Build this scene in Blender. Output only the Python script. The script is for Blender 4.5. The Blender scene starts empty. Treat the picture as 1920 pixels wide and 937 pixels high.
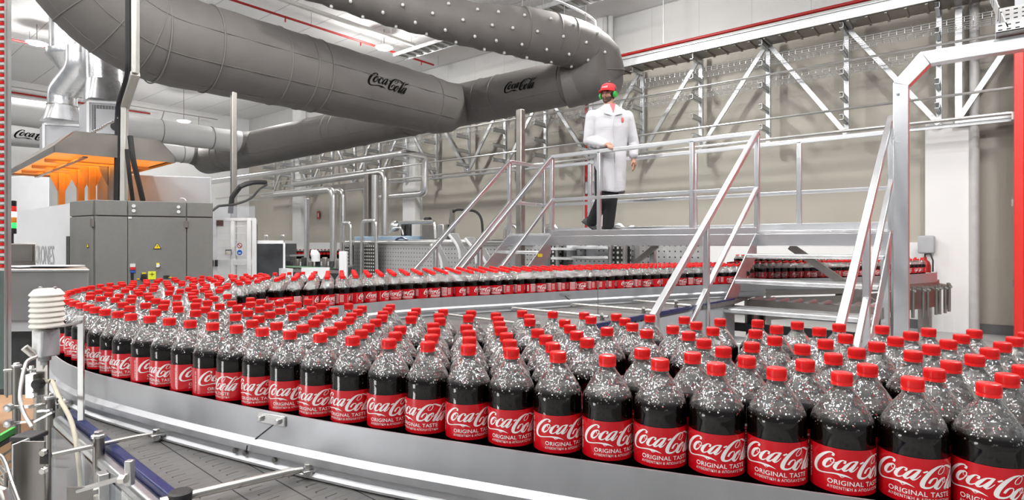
import bpy, bmesh, math, random
import numpy as np
from mathutils import Vector, Matrix
random.seed(11)
R = math.radians
SC = bpy.context.scene
COL = SC.collection
# ---------------------------------------------------------------- camera
F, HY, CZ = 1082.0, 455.0, 1.613          # focal length (px of a 1920 frame), horizon row, eye height
BELT = 1.10                               # conveyor belt height
PHI = math.atan2(885, 1082)
SN, CS = math.sin(PHI), math.cos(PHI)
cam = bpy.data.cameras.new('camera'); cam_o = bpy.data.objects.new('camera', cam); COL.objects.link(cam_o)
cam.sensor_width = 36; cam.lens = F/1920*36; cam.shift_y = -13.5/1920
cam.clip_start = .05; cam.clip_end = 200
cam_o.location = (0, 0, CZ); cam_o.rotation_euler = (R(90), 0, PHI)
SC.camera = cam_o
# ---------------------------------------------------------------- view, world, lamps of the hall
SC.view_settings.view_transform = 'Standard'; SC.view_settings.look = 'None'
SC.view_settings.gamma = 1; SC.view_settings.use_curve_mapping = False
SC.view_settings.exposure = 0.08
cy = SC.cycles
cy.max_bounces = 8; cy.diffuse_bounces = 3; cy.glossy_bounces = 4; cy.transmission_bounces = 4
cy.transparent_max_bounces = 20; cy.sample_clamp_indirect = 6; cy.caustics_reflective = False; cy.caustics_refractive = False
cy.use_denoising = True
cy.denoising_input_passes = 'RGB_ALBEDO'
try: cy.denoiser = 'OPENIMAGEDENOISE'
except Exception: pass
cy.use_adaptive_sampling = True; cy.adaptive_threshold = .02
wd = bpy.data.worlds.new('hall_air'); SC.world = wd; wd.use_nodes = True
wd.node_tree.nodes['Background'].inputs[0].default_value = (.93, .96, 1, 1)
wd.node_tree.nodes['Background'].inputs[1].default_value = .29
LAMP_W = 262.0
LAMPS = [(-19.6, 3.9, 7.0), (-12.7, 10.0, 7.0), (-23.6, 9.1, 6.3), (-19.6, 10.4, 7.0), (-12.7, 3.9, 7.0), (-5.8, 10.0, 7.0), (-5.8, 3.9, 7.0),
         (1.2, 8.0, 7.0), (1.2, 2.5, 7.0), (-5.8, -2.2, 7.0), (-12.7, -2.2, 7.0), (1.2, -3.5, 7.0), (-5.8, -8.3, 7.0), (-19.6, -2.2, 7.0),
         (-9.2, .9, 7.0), (-9.2, -5.2, 7.0), (-2.3, .9, 7.0), (-2.3, -5.2, 7.0), (-2.3, 6.0, 7.0), (3.4, 5.2, 7.0), (3.4, -.6, 7.0), (-5.8, .9, 7.0), (-2.3, -2.2, 7.0)]  # this row: unseen lamps added for more glints on the bottle necks
def area_lamp(x, y, z, w=LAMP_W, s=.9):
    for kind, k in (('POINT', .40), ('AREA', .30)):
        l = bpy.data.lights.new('hall_lamp_light', kind); l.energy = w*k; l.color = (1, .985, .96)
        if kind == 'POINT': l.shadow_soft_size = .2
        else: l.shape = 'DISK'; l.size = .5
        o = bpy.data.objects.new('hall_lamp_light', l); COL.objects.link(o); o.location = (x, y, z)
for x, y, z in LAMPS: area_lamp(x, y, z - .30, LAMP_W*(1.7 if y > 7 and x > -15 else 1.0))
# upright strip light standing on the floor to the left, the one mirrored in every bottle
sl_ = bpy.data.lights.new('strip_light', 'AREA'); sl_.shape = 'RECTANGLE'; sl_.size = .80; sl_.size_y = .42; sl_.energy = 11
so_ = bpy.data.objects.new('strip_light', sl_); COL.objects.link(so_); so_.location = (-CS*3.2+SN*.15, -SN*3.2-CS*.15, .72)
so_.rotation_euler = (Vector((0, 0, 1.1))-so_.location).to_track_quat('-Z', 'Y').to_euler()
# ---------------------------------------------------------------- helpers
def c2w(x, z, h=0.0): return Vector((CS*x - SN*z, SN*x + CS*z, h))
def W(px, py, z):                       # photo pixel at a distance along the view axis -> place in the hall
    a = (px-960)/F; return c2w(a*z, z, CZ + (HY-py)/F*z)
def atY(px, py, Y): a = (px-960)/F; return W(px, py, Y/(SN*a+CS))
def atX(px, py, X): a = (px-960)/F; return W(px, py, X/(CS*a-SN))
def atH(px, py, h): return W(px, py, (h-CZ)*F/(HY-py))
BASE = {}
MATS = {}
def mat(name, col, metal=0.0, rough=.5, var=.06, scale=6.0, bump=0.0, bscale=60.0, emit=0.0, alpha=1.0, stretch=None, coat=0.0, spec=.5, rvar=.08):
    if name in MATS: return MATS[name]
    m = bpy.data.materials.new(name); m.use_nodes = True; MATS[name] = m
    nt = m.node_tree; N = nt.nodes; L = nt.links; p = N['Principled BSDF']
    tc = N.new('ShaderNodeTexCoord'); mp = N.new('ShaderNodeMapping'); L.new(tc.outputs['Object'], mp.inputs[0])
    if stretch: mp.inputs['Scale'].default_value = stretch
    nz = N.new('ShaderNodeTexNoise'); nz.inputs['Scale'].default_value = scale; nz.inputs['Detail'].default_value = 3
    L.new(mp.outputs[0], nz.inputs['Vector'])
    mr = N.new('ShaderNodeMapRange'); mr.inputs[1].default_value = .3; mr.inputs[2].default_value = .7
    mr.inputs[3].default_value = 1-var; mr.inputs[4].default_value = 1+var; L.new(nz.outputs[0], mr.inputs[0])
    mx = N.new('ShaderNodeVectorMath'); mx.operation = 'SCALE'; mx.inputs[0].default_value = col[:3]; L.new(mr.outputs[0], mx.inputs['Scale'])
    L.new(mx.outputs[0], p.inputs['Base Color'])
    rr = N.new('ShaderNodeMapRange'); rr.inputs[1].default_value = .3; rr.inputs[2].default_value = .7
    rr.inputs[3].default_value = max(.02, rough-rvar); rr.inputs[4].default_value = min(1, rough+rvar); L.new(nz.outputs[0], rr.inputs[0])
    L.new(rr.outputs[0], p.inputs['Roughness'])
    p.inputs['Metallic'].default_value = metal; p.inputs['Specular IOR Level'].default_value = spec
    if coat: p.inputs['Coat Weight'].default_value = coat; p.inputs['Coat Roughness'].default_value = .06
    if alpha < 1: p.inputs['Alpha'].default_value = alpha
    if bump:
        n2 = N.new('ShaderNodeTexNoise'); n2.inputs['Scale'].default_value = bscale; n2.inputs['Detail'].default_value = 4; L.new(mp.outputs[0], n2.inputs['Vector'])
        b = N.new('ShaderNodeBump'); b.inputs['Strength'].default_value = bump; b.inputs['Distance'].default_value = .02
        L.new(n2.outputs[0], b.inputs['Height']); L.new(b.outputs[0], p.inputs['Normal'])
    if emit:
        p.inputs['Emission Color'].default_value = (*col[:3], 1); p.inputs['Emission Strength'].default_value = emit
    return m
class MB:
    def __init__(s): s.v = []; s.f = []; s.m = []; s.k = 0
    def mat(s, k): s.k = k; return s
    def add(s, vs, fs):
        n = len(s.v); s.v += [Vector(q) for q in vs]; s.f += [tuple(n+i for i in f) for f in fs]; s.m += [s.k]*len(fs); return s
    def box(s, lo, hi):
        (a, b, c), (d, e, f) = lo, hi
        return s.add([(a,b,c),(d,b,c),(d,e,c),(a,e,c),(a,b,f),(d,b,f),(d,e,f),(a,e,f)], BOXF)
    def obox(s, c, ax, ay, az):           # oriented box: centre and three half vectors
        c, ax, ay, az = map(Vector, (c, ax, ay, az))
        return s.add([c-ax-ay-az, c+ax-ay-az, c+ax+ay-az, c-ax+ay-az, c-ax-ay+az, c+ax-ay+az, c+ax+ay+az, c-ax+ay+az], BOXF)
    def bar(s, p, q, w, h, up=(0, 0, 1)):  # rectangular bar between two points
        p, q = Vector(p), Vector(q); d = (q-p); L_ = d.length; d = d/L_; up = Vector(up)
        if abs(d.dot(up)) > .98: up = Vector((SN, CS, 0)) if abs(d.z) > .9 else Vector((0, 0, 1))
        r = d.cross(up).normalized(); u = r.cross(d)
        return s.obox((p+q)/2, d*L_/2, r*w/2, u*h/2)
    def tube(s, pts, r, n=12, cap=True):
        pts = [Vector(p) for p in pts]; rs = r if isinstance(r, (list, tuple)) else [r]*len(pts)
        rings = []; up = None
        for i, p in enumerate(pts):
            t = (pts[min(i+1, len(pts)-1)] - pts[max(i-1, 0)]).normalized()
            if up is None:
                up = Vector((0, 0, 1)) if abs(t.z) < .9 else Vector((1, 0, 0))
            u = (up - t*up.dot(t)).normalized(); up = u; w = t.cross(u)
            rings.append([p + (u*math.cos(2*math.pi*k/n) + w*math.sin(2*math.pi*k/n))*rs[i] for k in range(n)])
        vs = [q for ring in rings for q in ring]
        fs = [(i*n+k, i*n+(k+1) % n, (i+1)*n+(k+1) % n, (i+1)*n+k) for i in range(len(pts)-1) for k in range(n)]
        if cap: fs += [tuple(range(n))[::-1], tuple((len(pts)-1)*n+k for k in range(n))]
        return s.add(vs, fs)
    def lathe(s, prof, n=24, c=(0, 0, 0), ax=None, cap=True):    # prof: (radius, height)
        c = Vector(c); z = Vector(ax).normalized() if ax is not None else Vector((0, 0, 1))
        x = z.orthogonal().normalized() if ax is not None else Vector((1, 0, 0)); y = z.cross(x)
        vs = [c + (x*math.cos(2*math.pi*k/n)+y*math.sin(2*math.pi*k/n))*r + z*h for r, h in prof for k in range(n)]
        fs = [(i*n+k, i*n+(k+1) % n, (i+1)*n+(k+1) % n, (i+1)*n+k) for i in range(len(prof)-1) for k in range(n)]
        if cap:
            fs.append(tuple(range(n))[::-1]); fs.append(tuple((len(prof)-1)*n+k for k in range(n)))
        return s.add(vs, fs)
    def cyl(s, p, q, r, n=14): return s.tube([p, q], r, n)
    def loft(s, rings, cap=True, closed=True):
        n = len(rings[0]); vs = [q for g in rings for q in g]; m = n if closed else n-1
        fs = [(i*n+k, i*n+(k+1) % n, (i+1)*n+(k+1) % n, (i+1)*n+k) for i in range(len(rings)-1) for k in range(m)]
        if cap: fs += [tuple(range(n))[::-1], tuple((len(rings)-1)*n+k for k in range(n))]
        return s.add(vs, fs)
    def prism(s, poly, d):                 # polygon (3-D points) pushed along d
        n = len(poly); a = [Vector(p) for p in poly]; d = Vector(d)
        return s.add(a+[p+d for p in a], [tuple(range(n))[::-1], tuple(range(n, 2*n))]+[(i, (i+1) % n, n+(i+1) % n, n+i) for i in range(n)])
    def ball(s, c, r, n=10, m=7, sc=(1, 1, 1)):
        c = Vector(c); prof = [(math.sin(math.pi*i/m), -math.cos(math.pi*i/m)) for i in range(1, m)]
        vs = [c+Vector((sc[0]*r*a*math.cos(2*math.pi*k/n), sc[1]*r*a*math.sin(2*math.pi*k/n), sc[2]*r*h)) for a, h in prof for k in range(n)]
        vs += [c-Vector((0, 0, r*sc[2])), c+Vector((0, 0, r*sc[2]))]; q = len(prof)*n
        fs = [(i*n+k, i*n+(k+1) % n, (i+1)*n+(k+1) % n, (i+1)*n+k) for i in range(len(prof)-1) for k in range(n)]
        fs += [(q, (k+1) % n, k) for k in range(n)] + [(q+1, (len(prof)-1)*n+k, (len(prof)-1)*n+(k+1) % n) for k in range(n)]
        return s.add(vs, fs)
    def sweep(s, path, prof, close=True):  # path: ground points; prof: (outward offset, height) ; outward is to the right of travel
        n = len(prof); rings = []
        for i, p in enumerate(path):
            t = (path[min(i+1, len(path)-1)]-path[max(i-1, 0)]); t.z = 0; t.normalize(); o = Vector((t.y, -t.x, 0))
            rings.append([p+o*a+Vector((0, 0, h)) for a, h in prof])
        return s.loft(rings, cap=close, closed=close)
    def mesh(s, name, base, sharp=35):
        me = bpy.data.meshes.new(name); me.from_pydata([tuple(v-base) for v in s.v], [], s.f)
        me.polygons.foreach_set('material_index', s.m); me.polygons.foreach_set('use_smooth', [True]*len(s.f))
        bm = bmesh.new(); bm.from_mesh(me); bmesh.ops.recalc_face_normals(bm, faces=bm.faces); bm.to_mesh(me); bm.free()
        try: me.set_sharp_from_angle(angle=R(sharp))
        except Exception: pass
        me.update(); return me
    def obj(s, name, mats, parent=None, label=None, cat=None, group=None, kind=None, bev=0, base=None, sharp=35):
        if parent is not None: b = BASE[parent.name]
        elif base is not None: b = Vector(base)
        else:
            xs = [v.x for v in s.v]; ys = [v.y for v in s.v]; zs = [v.z for v in s.v]
            b = Vector(((min(xs)+max(xs))/2, (min(ys)+max(ys))/2, min(zs)))
        me = s.mesh(name, b, sharp); o = bpy.data.objects.new(name, me); COL.objects.link(o)
        for m in (mats if isinstance(mats, (list, tuple)) else [mats]): me.materials.append(m)
        if parent is not None: o.parent = parent
        else: o.location = b
        BASE[o.name] = b
        if bev:
            md = o.modifiers.new('edge', 'BEVEL'); md.width = bev; md.segments = 2; md.limit_method = 'ANGLE'; md.angle_limit = R(40)
        tag(o, label, cat, group, kind); return o
BOXF = [(0,3,2,1),(4,5,6,7),(0,1,5,4),(1,2,6,5),(2,3,7,6),(3,0,4,7)]
def tag(o, label=None, cat=None, group=None, kind=None):
    for k, v in (('label', label), ('category', cat), ('group', group), ('kind', kind)):
        if v: o[k] = v
    return o
def thing(name, label, cat, loc, group=None, rotz=0.0):
    o = bpy.data.objects.new(name, None); COL.objects.link(o); o.location = loc; o.empty_display_size = .05
    o.rotation_euler = (0, 0, rotz); BASE[o.name] = Vector(loc); tag(o, label, cat, group); return o
def dup(root, loc, rotz=None, label=None, group=None):
    r = root.copy(); COL.objects.link(r); r.location = loc
    if rotz is not None: r.rotation_euler = (0, 0, rotz)
    if label: r['label'] = label
    if group: r['group'] = group
    for ch in list(root.children):
        c = ch.copy(); COL.objects.link(c); c.parent = r
        for g in list(ch.children):
            d = g.copy(); COL.objects.link(d); d.parent = c
    return r
def arc(c, a, b, r0, n=8):                # quarter bend between direction vectors a and b about c
    c, a, b = Vector(c), Vector(a), Vector(b)
    return [c + a*r0*math.cos(t*math.pi/2/n) + b*r0*math.sin(t*math.pi/2/n) for t in range(n+1)]
def fillet(pts, r, n=6):                  # round the corners of a polyline
    pts = [Vector(p) for p in pts]; out = [pts[0]]
    for i in range(1, len(pts)-1):
        a, b, c = pts[i-1], pts[i], pts[i+1]; u = (a-b); v = (c-b); k = min(r, u.length*.45, v.length*.45)
        p0 = b+u.normalized()*k; p1 = b+v.normalized()*k
        for t in range(n+1):
            t /= n; out.append(p0*(1-t)**2 + b*2*t*(1-t) + p1*t*t)
    return out+[pts[-1]]
def cr(pts, step):                        # Catmull-Rom through points, resampled
    P = [Vector(p) for p in pts]; P = [P[0]*2-P[1]]+P+[P[-1]*2-P[-2]]; out = []
    for i in range(1, len(P)-2):
        n = max(1, int((P[i+1]-P[i]).length/step))
        for k in range(n):
            t = k/n; a, b, c, d = P[i-1:i+3]
            out.append(.5*((2*b)+(c-a)*t+(2*a-5*b+4*c-d)*t*t+(3*b-a-3*c+d)*t**3))
    return out+[P[-2]]
def text2d(txt, h, bold=.0, sp=1.0):      # flat letters: verts (x, y) and faces
    cu = bpy.data.curves.new('t', 'FONT'); cu.body = txt; cu.size = h/.72; cu.offset = bold*h; cu.space_character = sp; cu.resolution_u = 3
    o = bpy.data.objects.new('t', cu); COL.objects.link(o)
    me = o.to_mesh(); vs = [(v.co.x, v.co.y) for v in me.vertices]; fs = [tuple(p.vertices) for p in me.polygons]
    o.to_mesh_clear(); bpy.data.objects.remove(o); bpy.data.curves.remove(cu)
    x0 = min(v[0] for v in vs); x1 = max(v[0] for v in vs); y0 = min(v[1] for v in vs)
    return [(x-(x0+x1)/2, y) for x, y in vs], fs
# the flowing script: pen strokes (x, y, width)
PEN = [
 [(372,247,30),(386,218,24),(368,196,18),(330,194,24),(268,238,36),(208,312,46),(174,390,47),(167,450,45),(184,500,37),(220,526,25),(280,531,17),(350,527,18),(410,531,24),(452,546,34),(485,556,32),(520,573,20),(572,612,3)],
 [(440,550,16),(464,592,4)],[(500,560,14),(466,590,4)],
 [(368,286,18),(322,312,34),(286,370,43),(280,420,41),(300,440,30),(345,410,15),(381,352,11),(387,306,13),(366,286,18)],
 [(372,290,8),(350,315,8),(352,345,8),(380,362,8),(412,345,8)],
 [(488,366,26),(502,330,20),(475,314,15),(440,340,28),(405,395,40),(396,440,38),(416,468,24),(450,456,12),(490,420,8)],
 [(610,346,22),(562,346,18),(512,400,36),(480,458,38),(490,484,28),(530,460,14),(592,380,13)],
 [(624,340,24),(578,428,34),(548,482,34),(558,500,22),(590,480,10),(628,428,7)],
 [(650,386,22),(692,368,22)],
 [(704,552,24),(724,508,24),(754,482,18),(780,484,12),(786,520,12),(762,580,16),(722,615,22),(682,621,30),(647,604,40),(640,560,47),(660,490,47),(710,400,44),(770,337,34),(820,316,22),(856,320,14),(876,350,10),(866,400,9),(836,435,9),(808,434,9),(800,400,9),(826,355,9),(870,326,12),(910,330,22),(950,362,30),(985,392,32),(1003,404,20)],
 [(878,502,16),(830,520,31),(786,580,43),(770,626,41),(786,652,28),(826,625,14),(871,560,11),(886,512,12),(876,502,16)],
 [(876,505,8),(850,535,8),(852,565,8),(880,578,8),(920,540,8)],
 [(1082,384,8),(1050,376,14),(1010,420,24),(950,530,33),(892,640,37),(880,672,28),(900,676,14),(940,640,8),(1010,520,7),(1076,425,7),(1084,392,8)],
 [(1036,438,12),(1070,440,22),(1098,434,24),(1124,416,18),(1152,384,3)],
 [(1070,546,22),(1022,550,18),(966,612,36),(930,670,36),(944,692,26),(985,660,14),(1054,578,13)],
 [(1086,545,24),(1032,640,34),(1002,694,34),(1012,710,20),(1040,690,10),(1074,640,6)],
]
def script2d(width, fine=7):              # centred, baseline levelled
    vs, fs = [], []; k = width/1000.0
    for st in PEN:
        P = cr([(x, y-.205*(x-150), w) for x, y, w in st], 16.0 if fine > 5 else 28.0)
        q = []
        for i, p in enumerate(P):
            t = (P[min(i+1, len(P)-1)]-P[max(i-1, 0)]); t = Vector((t.x, t.y, 0)); t = t.normalized() if t.length else Vector((1, 0, 0))
            nrm = Vector((-t.y, t.x)); w = max(2.0, p.z)/2
            q += [((p.x+nrm.x*w-650)*k, -(p.y+nrm.y*w-335)*k*.70), ((p.x-nrm.x*w-650)*k, -(p.y-nrm.y*w-335)*k*.70)]
        n = len(vs); vs += q; fs += [(n+2*i, n+2*i+1, n+2*i+3, n+2*i+2) for i in range(len(P)-1)]
    return vs, fs
# ---------------------------------------------------------------- materials
M_steel = mat('brushed_steel', (.60, .60, .59), 1, .32, .03, 5, rvar=.03)
M_alu = mat('bright_aluminium', (.66, .67, .69), 1, .31, .02, 3, rvar=.015)
M_rail = mat('milled_aluminium', (.56, .57, .59), .9, .46, .03, 30, stretch=(1, 1, .2), rvar=.04)
M_galv = mat('galvanised_steel', (.62, .64, .65), 1, .42, .05, 9, rvar=.04)
M_pipe = mat('pipe_cladding', (.78, .78, .78), 1, .30, .02, 5, rvar=.02)
M_dsteel = mat('dull_steel', (.34, .32, .30), 1, .38, .05, 9, rvar=.04)
M_black = mat('black_rubber', (.012, .012, .013), 0, .5)
M_dark = mat('dark_machinery', (.05, .05, .052), .4, .45, .2, 20)
M_white = mat('white_paint', (.70, .71, .73), 0, .5, .02)
M_fabric = mat('grey_duct_fabric', (.140, .132, .126), 0, .62, .05, 3, bump=.25, bscale=5)
M_seam = mat('duct_seam', (.17, .165, .16), 0, .7)
M_ink = mat('black_print', (.006, .006, .006), 0, .9, spec=.08)
M_red = mat('red_pipe_paint', (.36, .014, .012), 0, .4)
M_lamp = mat('lamp_glow', (1, .98, .95), 0, .5, 0, emit=30)
M_grey = mat('grey_cabinet_paint', (.195, .195, .185), 0, .45, .03, 40, bump=.05, bscale=600)
M_mgrey = mat('light_grey_paint', (.42, .43, .45), 0, .5, .03)
M_yellow = mat('yellow_sticker', (.85, .62, .02), 0, .5)
M_blue = mat('blue_plastic', (.008, .013, .085), 0, .3)
M_green = mat('green_plastic', (.05, .55, .06), 0, .35)
M_lettr = mat('white_print', (.86, .85, .84), 0, .4, .01)
def nodes_of(m): return m.node_tree.nodes, m.node_tree.links, m.node_tree.nodes['Principled BSDF']
def wave_bump(m, axis, scale, strength, prof='SIN', dist=.01):
    N, L, p = nodes_of(m); tc = N.new('ShaderNodeTexCoord'); w = N.new('ShaderNodeTexWave'); w.bands_direction = axis; w.wave_profile = prof
    w.inputs['Scale'].default_value = scale; L.new(tc.outputs['Object'], w.inputs['Vector'])
    b = N.new('ShaderNodeBump'); b.inputs['Strength'].default_value = strength; b.inputs['Distance'].default_value = dist
    L.new(w.outputs['Fac'], b.inputs['Height']); L.new(b.outputs[0], p.inputs['Normal']); return m
def grid_lines(m, col, line, bw, bh, mortar, rot=0.0, off=0.0, plane='XY'):   # seams between panels
    N, L, p = nodes_of(m); tc = N.new('ShaderNodeTexCoord'); mp = N.new('ShaderNodeMapping'); L.new(tc.outputs['Object'], mp.inputs[0])
    mp.inputs['Rotation'].default_value = {'XY': (0, 0, rot), 'XZ': (R(-90), 0, 0), 'YZ': (0, R(90), R(90))}[plane]
    b = N.new('ShaderNodeTexBrick'); b.offset = off; b.inputs['Scale'].default_value = 1; b.inputs['Brick Width'].default_value = bw
    b.inputs['Row Height'].default_value = bh; b.inputs['Mortar Size'].default_value = mortar; b.inputs['Mortar Smooth'].default_value = .1
    b.inputs['Color1'].default_value = (*col, 1); b.inputs['Color2'].default_value = (*[c*.96 for c in col], 1); b.inputs['Mortar'].default_value = (*line, 1)
    L.new(mp.outputs[0], b.inputs['Vector']); L.new(b.outputs['Color'], p.inputs['Base Color']); return m
# ---------------------------------------------------------------- the hall
M_floor = mat('grey_floor_resin', (.40, .40, .39), 0, .32, .06, 1.2)
M_ceil = grid_lines(mat('white_ceiling_panels', (.78, .78, .78), 0, .6), (.78, .78, .78), (.42, .42, .42), 12.0, 1.15, .012)
M_beige = wave_bump(mat('beige_ribbed_wall', (.42, .392, .338), 0, .5, .03, 1), 'X', 9.5, .15)
M_upper = grid_lines(mat('pale_upper_wall', (.62, .62, .61), 0, .55), (.62, .62, .61), (.45, .45, .45), 1.2, 9, .006, plane='XZ')
M_wwall = mat('white_wall', (.80, .80, .80), 0, .6, .015, .6)
M_base = mat('dark_grey_skirting', (.12, .12, .125), 0, .5)
YW, XL, ZC = 13.3, -27.0, 7.45
MB().box((XL-.2, -10, -.1), (7, YW+.2, 0)).obj('floor', M_floor, kind='structure')
MB().box((XL-.2, -10, ZC), (7, YW+.2, ZC+.1)).obj('ceiling', M_ceil, kind='structure')
wb = MB().box((XL, YW, 0), (7, YW+.2, 6.10)).obj('wall_back', M_beige, kind='structure')
MB().box((XL, YW+.02, 6.10), (7, YW+.2, ZC)).obj('wall_back_upper', M_upper, kind='structure')
MB().box((XL, YW-.16, 6.08), (7, YW+.05, 6.16)).obj('trim_1', mat('ledge_paint', (.55, .53, .48), 0, .5), kind='structure')
MB().box((XL, YW-.05, .17), (-.25, YW, 1.62)).obj('trim_2', M_wwall, kind='structure')
MB().box((XL, YW-.07, 0), (7, YW, .17)).obj('baseboard_back', M_base, kind='structure')
MB().box((XL-.2, -10, 0), (XL, YW, ZC)).obj('wall_left', M_wwall, kind='structure')
for i, xc in enumerate((-.52, -7.9, -15.25, -22.4)):
    MB().box((xc-.32, YW-.24, 0), (xc+.32, YW, 3.86 if i == 0 else ZC)).obj('wall_pillar', M_wwall, label=(
        'white concrete pillar on the back wall at right, beside the red door', 'white concrete pillar on the back wall behind the standing person',
        'white concrete pillar on the back wall behind the vertical silver pipes', 'white concrete pillar on the back wall near the white mesh gate')[i], cat='pillar', kind='structure')
# ---------------------------------------------------------------- cable racks on the back wall
YR = 12.98
RX = [-.63-1.465*k for k in range(17)]
ARMZ = (5.74, 5.31, 4.86, 4.42, 4.0)
slant = {0: 1, 1: 1, 2: -1, 3: -1, 4: -1, 5: 1, 6: -1, 7: -1, 8: 1, 9: 1, 10: -1, 11: -1, 12: 1, 13: -1, 14: 1, 15: -1}
for k, x in enumerate(RX):
    t = thing('cable_rack_post', 'galvanised cable rack post with bracket arms, number %s counting left from the right pillar' % ['one', 'two', 'three', 'four', 'five', 'six', 'seven', 'eight', 'nine', 'ten', 'eleven', 'twelve', 'thirteen', 'fourteen', 'fifteen', 'sixteen', 'seventeen'][k], 'cable rack', (x, YR, 3.7), 'cable rack posts on the back wall')
    MB().box((x-.045, YR-.03, 3.70), (x+.045, YW-.0 if False else YR+.06, 5.95)).obj('post', M_galv, t, bev=.006)
    for z in ARMZ:
        m = MB(); y0 = YR-.56; y1 = YR-.03           # a C section open to the side
        m.box((x-.035, y0, z-.05), (x+.035, y1, z-.044)).box((x-.035, y0, z+.044), (x+.035, y1, z+.05)).box((x+.029, y0, z-.05), (x+.035, y1, z+.05))
        m.obj('arm', M_galv, t)
    if k in slant:
        x2 = RX[k+1] if k+1 < len(RX) else x-1.465
        a, b = (Vector((x2, YR-.05, 5.85)), Vector((x, YR-.05, 3.75))) if slant[k] > 0 else (Vector((x, YR-.05, 5.85)), Vector((x2, YR-.05, 3.75)))
        MB().bar(a, b, .085, .05, (0, 1, 0)).obj('diagonal_brace', M_galv, t)
t = thing('cable_rack_post', 'galvanised cable rack frame with diagonal brace beside the red door', 'cable rack', (.83, YR, 3.7))
MB().box((.785, YR-.03, 3.70), (.875, YR+.06, 5.95)).obj('post', M_galv, t); MB().bar((.83, YR-.05, 5.85), (-.35, YR-.05, 3.80), .085, .05, (0, 1, 0)).obj('diagonal_brace', M_galv, t); MB().box((-.40, YR-.03, 3.7), (-.30, YR+.05, 5.95)).obj('upright', M_galv, t); MB().box((-.40, YR-.05, 3.70), (.85, YR, 3.80)).obj('lower_beam', M_galv, t)
X0, X1 = -24.5, .35
m = MB(); m.box((X0, YR-.62, 5.80), (X1, YR-.60, 6.00)).box((X0, YR-.66, 5.985), (X1, YR-.60, 6.0)).box((X0, YR-.66, 5.80), (X1, YR-.60, 5.815))
t = thing('cable_tray', 'long galvanised cable tray along the top of the wall racks', 'cable tray', (-8, YR-.5, 5.8))
m.obj('front_flange', M_galv, t)
m = MB().box((X0, YR-.60, 5.80), (X1, YR-.06, 5.812)); m.obj('tray_bottom', M_dsteel, t)
m = MB()
for i in range(int((X1-X0)/.3)): m.box((X0+.3*i, YR-.60, 5.775), (X0+.3*i+.04, YR-.06, 5.80))
m.obj('rung', M_dsteel, t)
for z, nm in ((5.36, 'upper'), (4.91, 'lower')):
    m = MB()
    for y, dz in ((YR-.54, .09), (YR-.54, .045), (YR-.54, 0), (YR-.42, 0), (YR-.3, 0), (YR-.18, 0), (YR-.1, 0), (YR-.1, .06)):
        m.tube([(X0, y, z+dz), (X1, y, z+dz)], .0045, 5)
    for i in range(int((X1-X0)/.12)):
        x = X0+.12*i; m.tube([(x, YR-.54, z+.09), (x, YR-.54, z), (x, YR-.1, z), (x, YR-.1, z+.07)], .0035, 4)
    m.obj('wire_cable_tray', M_galv, label='%s long wire mesh cable tray lying on the wall rack arms' % nm, cat='cable tray')
m = MB().tube([(X0, YR-.6, 5.03), (1.2, YR-.6, 5.03)], .024, 8); m.obj('conduit_pipe', M_steel, label='steel conduit pipe along the wall racks between the two wire trays', cat='pipe')
m = MB().tube([(X0, YR-.6, 4.13), (1.2, YR-.6, 4.13)], .024, 8); m.obj('conduit_pipe', M_steel, label='steel conduit pipe along the wall racks below the lower wire tray', cat='pipe')
for i in range(4):
    m = MB().tube([(X0, YR-.6+.06*i, 3.72+.02*(i % 2)), (1.2, YR-.6+.06*i, 3.72+.02*(i % 2))], .017, 7)
    m.obj('bundled_conduit', M_steel, label='thin steel conduit in the lowest bundle below the wall racks', cat='pipe', group='conduits in the lowest bundle')
MB().box((X0, YR-.4, 3.62), (X1, YR-.33, 3.68)).obj('support_channel', M_galv, label='long galvanised channel carrying the lowest conduit bundle', cat='channel')
MB().tube([(-13, 12.85, 6.27), (3, 12.85, 6.27)], .038, 12).obj('red_sprinkler_pipe', M_red, label='thick red sprinkler pipe along the ledge of the back wall', cat='pipe')
# ---------------------------------------------------------------- conveyor lines, in plan
FRONT = [(1.45,.545),(1.10,.695),(.80,.822),(.711,.859),(.620,.893),(.1815,1.061),(-.20,1.216),(-.355,1.286),(-.52,1.366),(-.686,1.453),(-.858,1.547),(-1.03,1.646),(-1.202,1.75),(-1.368,1.872),(-1.521,2.012),(-1.66,2.16),(-1.80,2.33),(-1.92,2.52),(-2.01,2.70),(-2.07,2.88),(-2.105,3.06),(-2.11,3.22),(-2.075,3.40),(-2.02,3.55),(-1.95,3.70),(-1.86,3.83),(-1.75,3.95),(-1.56,4.12),(-1.30,4.37),(-1.08,4.58),(-.90,4.717),(-.68,4.91),(-.407,5.10),(.057,5.30),(.609,5.56),(1.093,5.83),(1.6,6.1),(2.1,6.4)]
INNER = [(-1.38,3.41),(-1.205,3.515),(-1.07,3.625),(-.947,3.775),(-.78,3.945),(-.55,4.105),(-.26,4.265),(0,4.405),(.44,4.67),(1.0,4.97),(1.36,5.15),(1.80,5.36),(2.08,5.47),(2.42,5.63)]
fpath = [Vector((v.x, v.y, 0)) for v in cr([(x, z, 0) for x, z in FRONT], .03)]
ipath = [Vector((v.x, v.y, 0)) for v in cr([(x, z, 0) for x, z in INNER], .05)]
def offs(path, d):                       # shift a plan line sideways (to its left when d > 0), in camera plan axes
    out = []
    for i, p in enumerate(path):
        t = (path[min(i+1, len(path)-1)]-path[max(i-1, 0)]).normalized(); out.append(p+Vector((-t.y, t.x, 0))*d)
    return out
def plan(path, h=BELT): return [c2w(p.x, p.y, h) for p in path]
RAILP = [(0, .128), (.004, .128), (.004, .060), (.014, .048), (.014, .032), (.006, .029), (.006, .014), (.015, .008), (.015, .003), (0, .003)]
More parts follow.
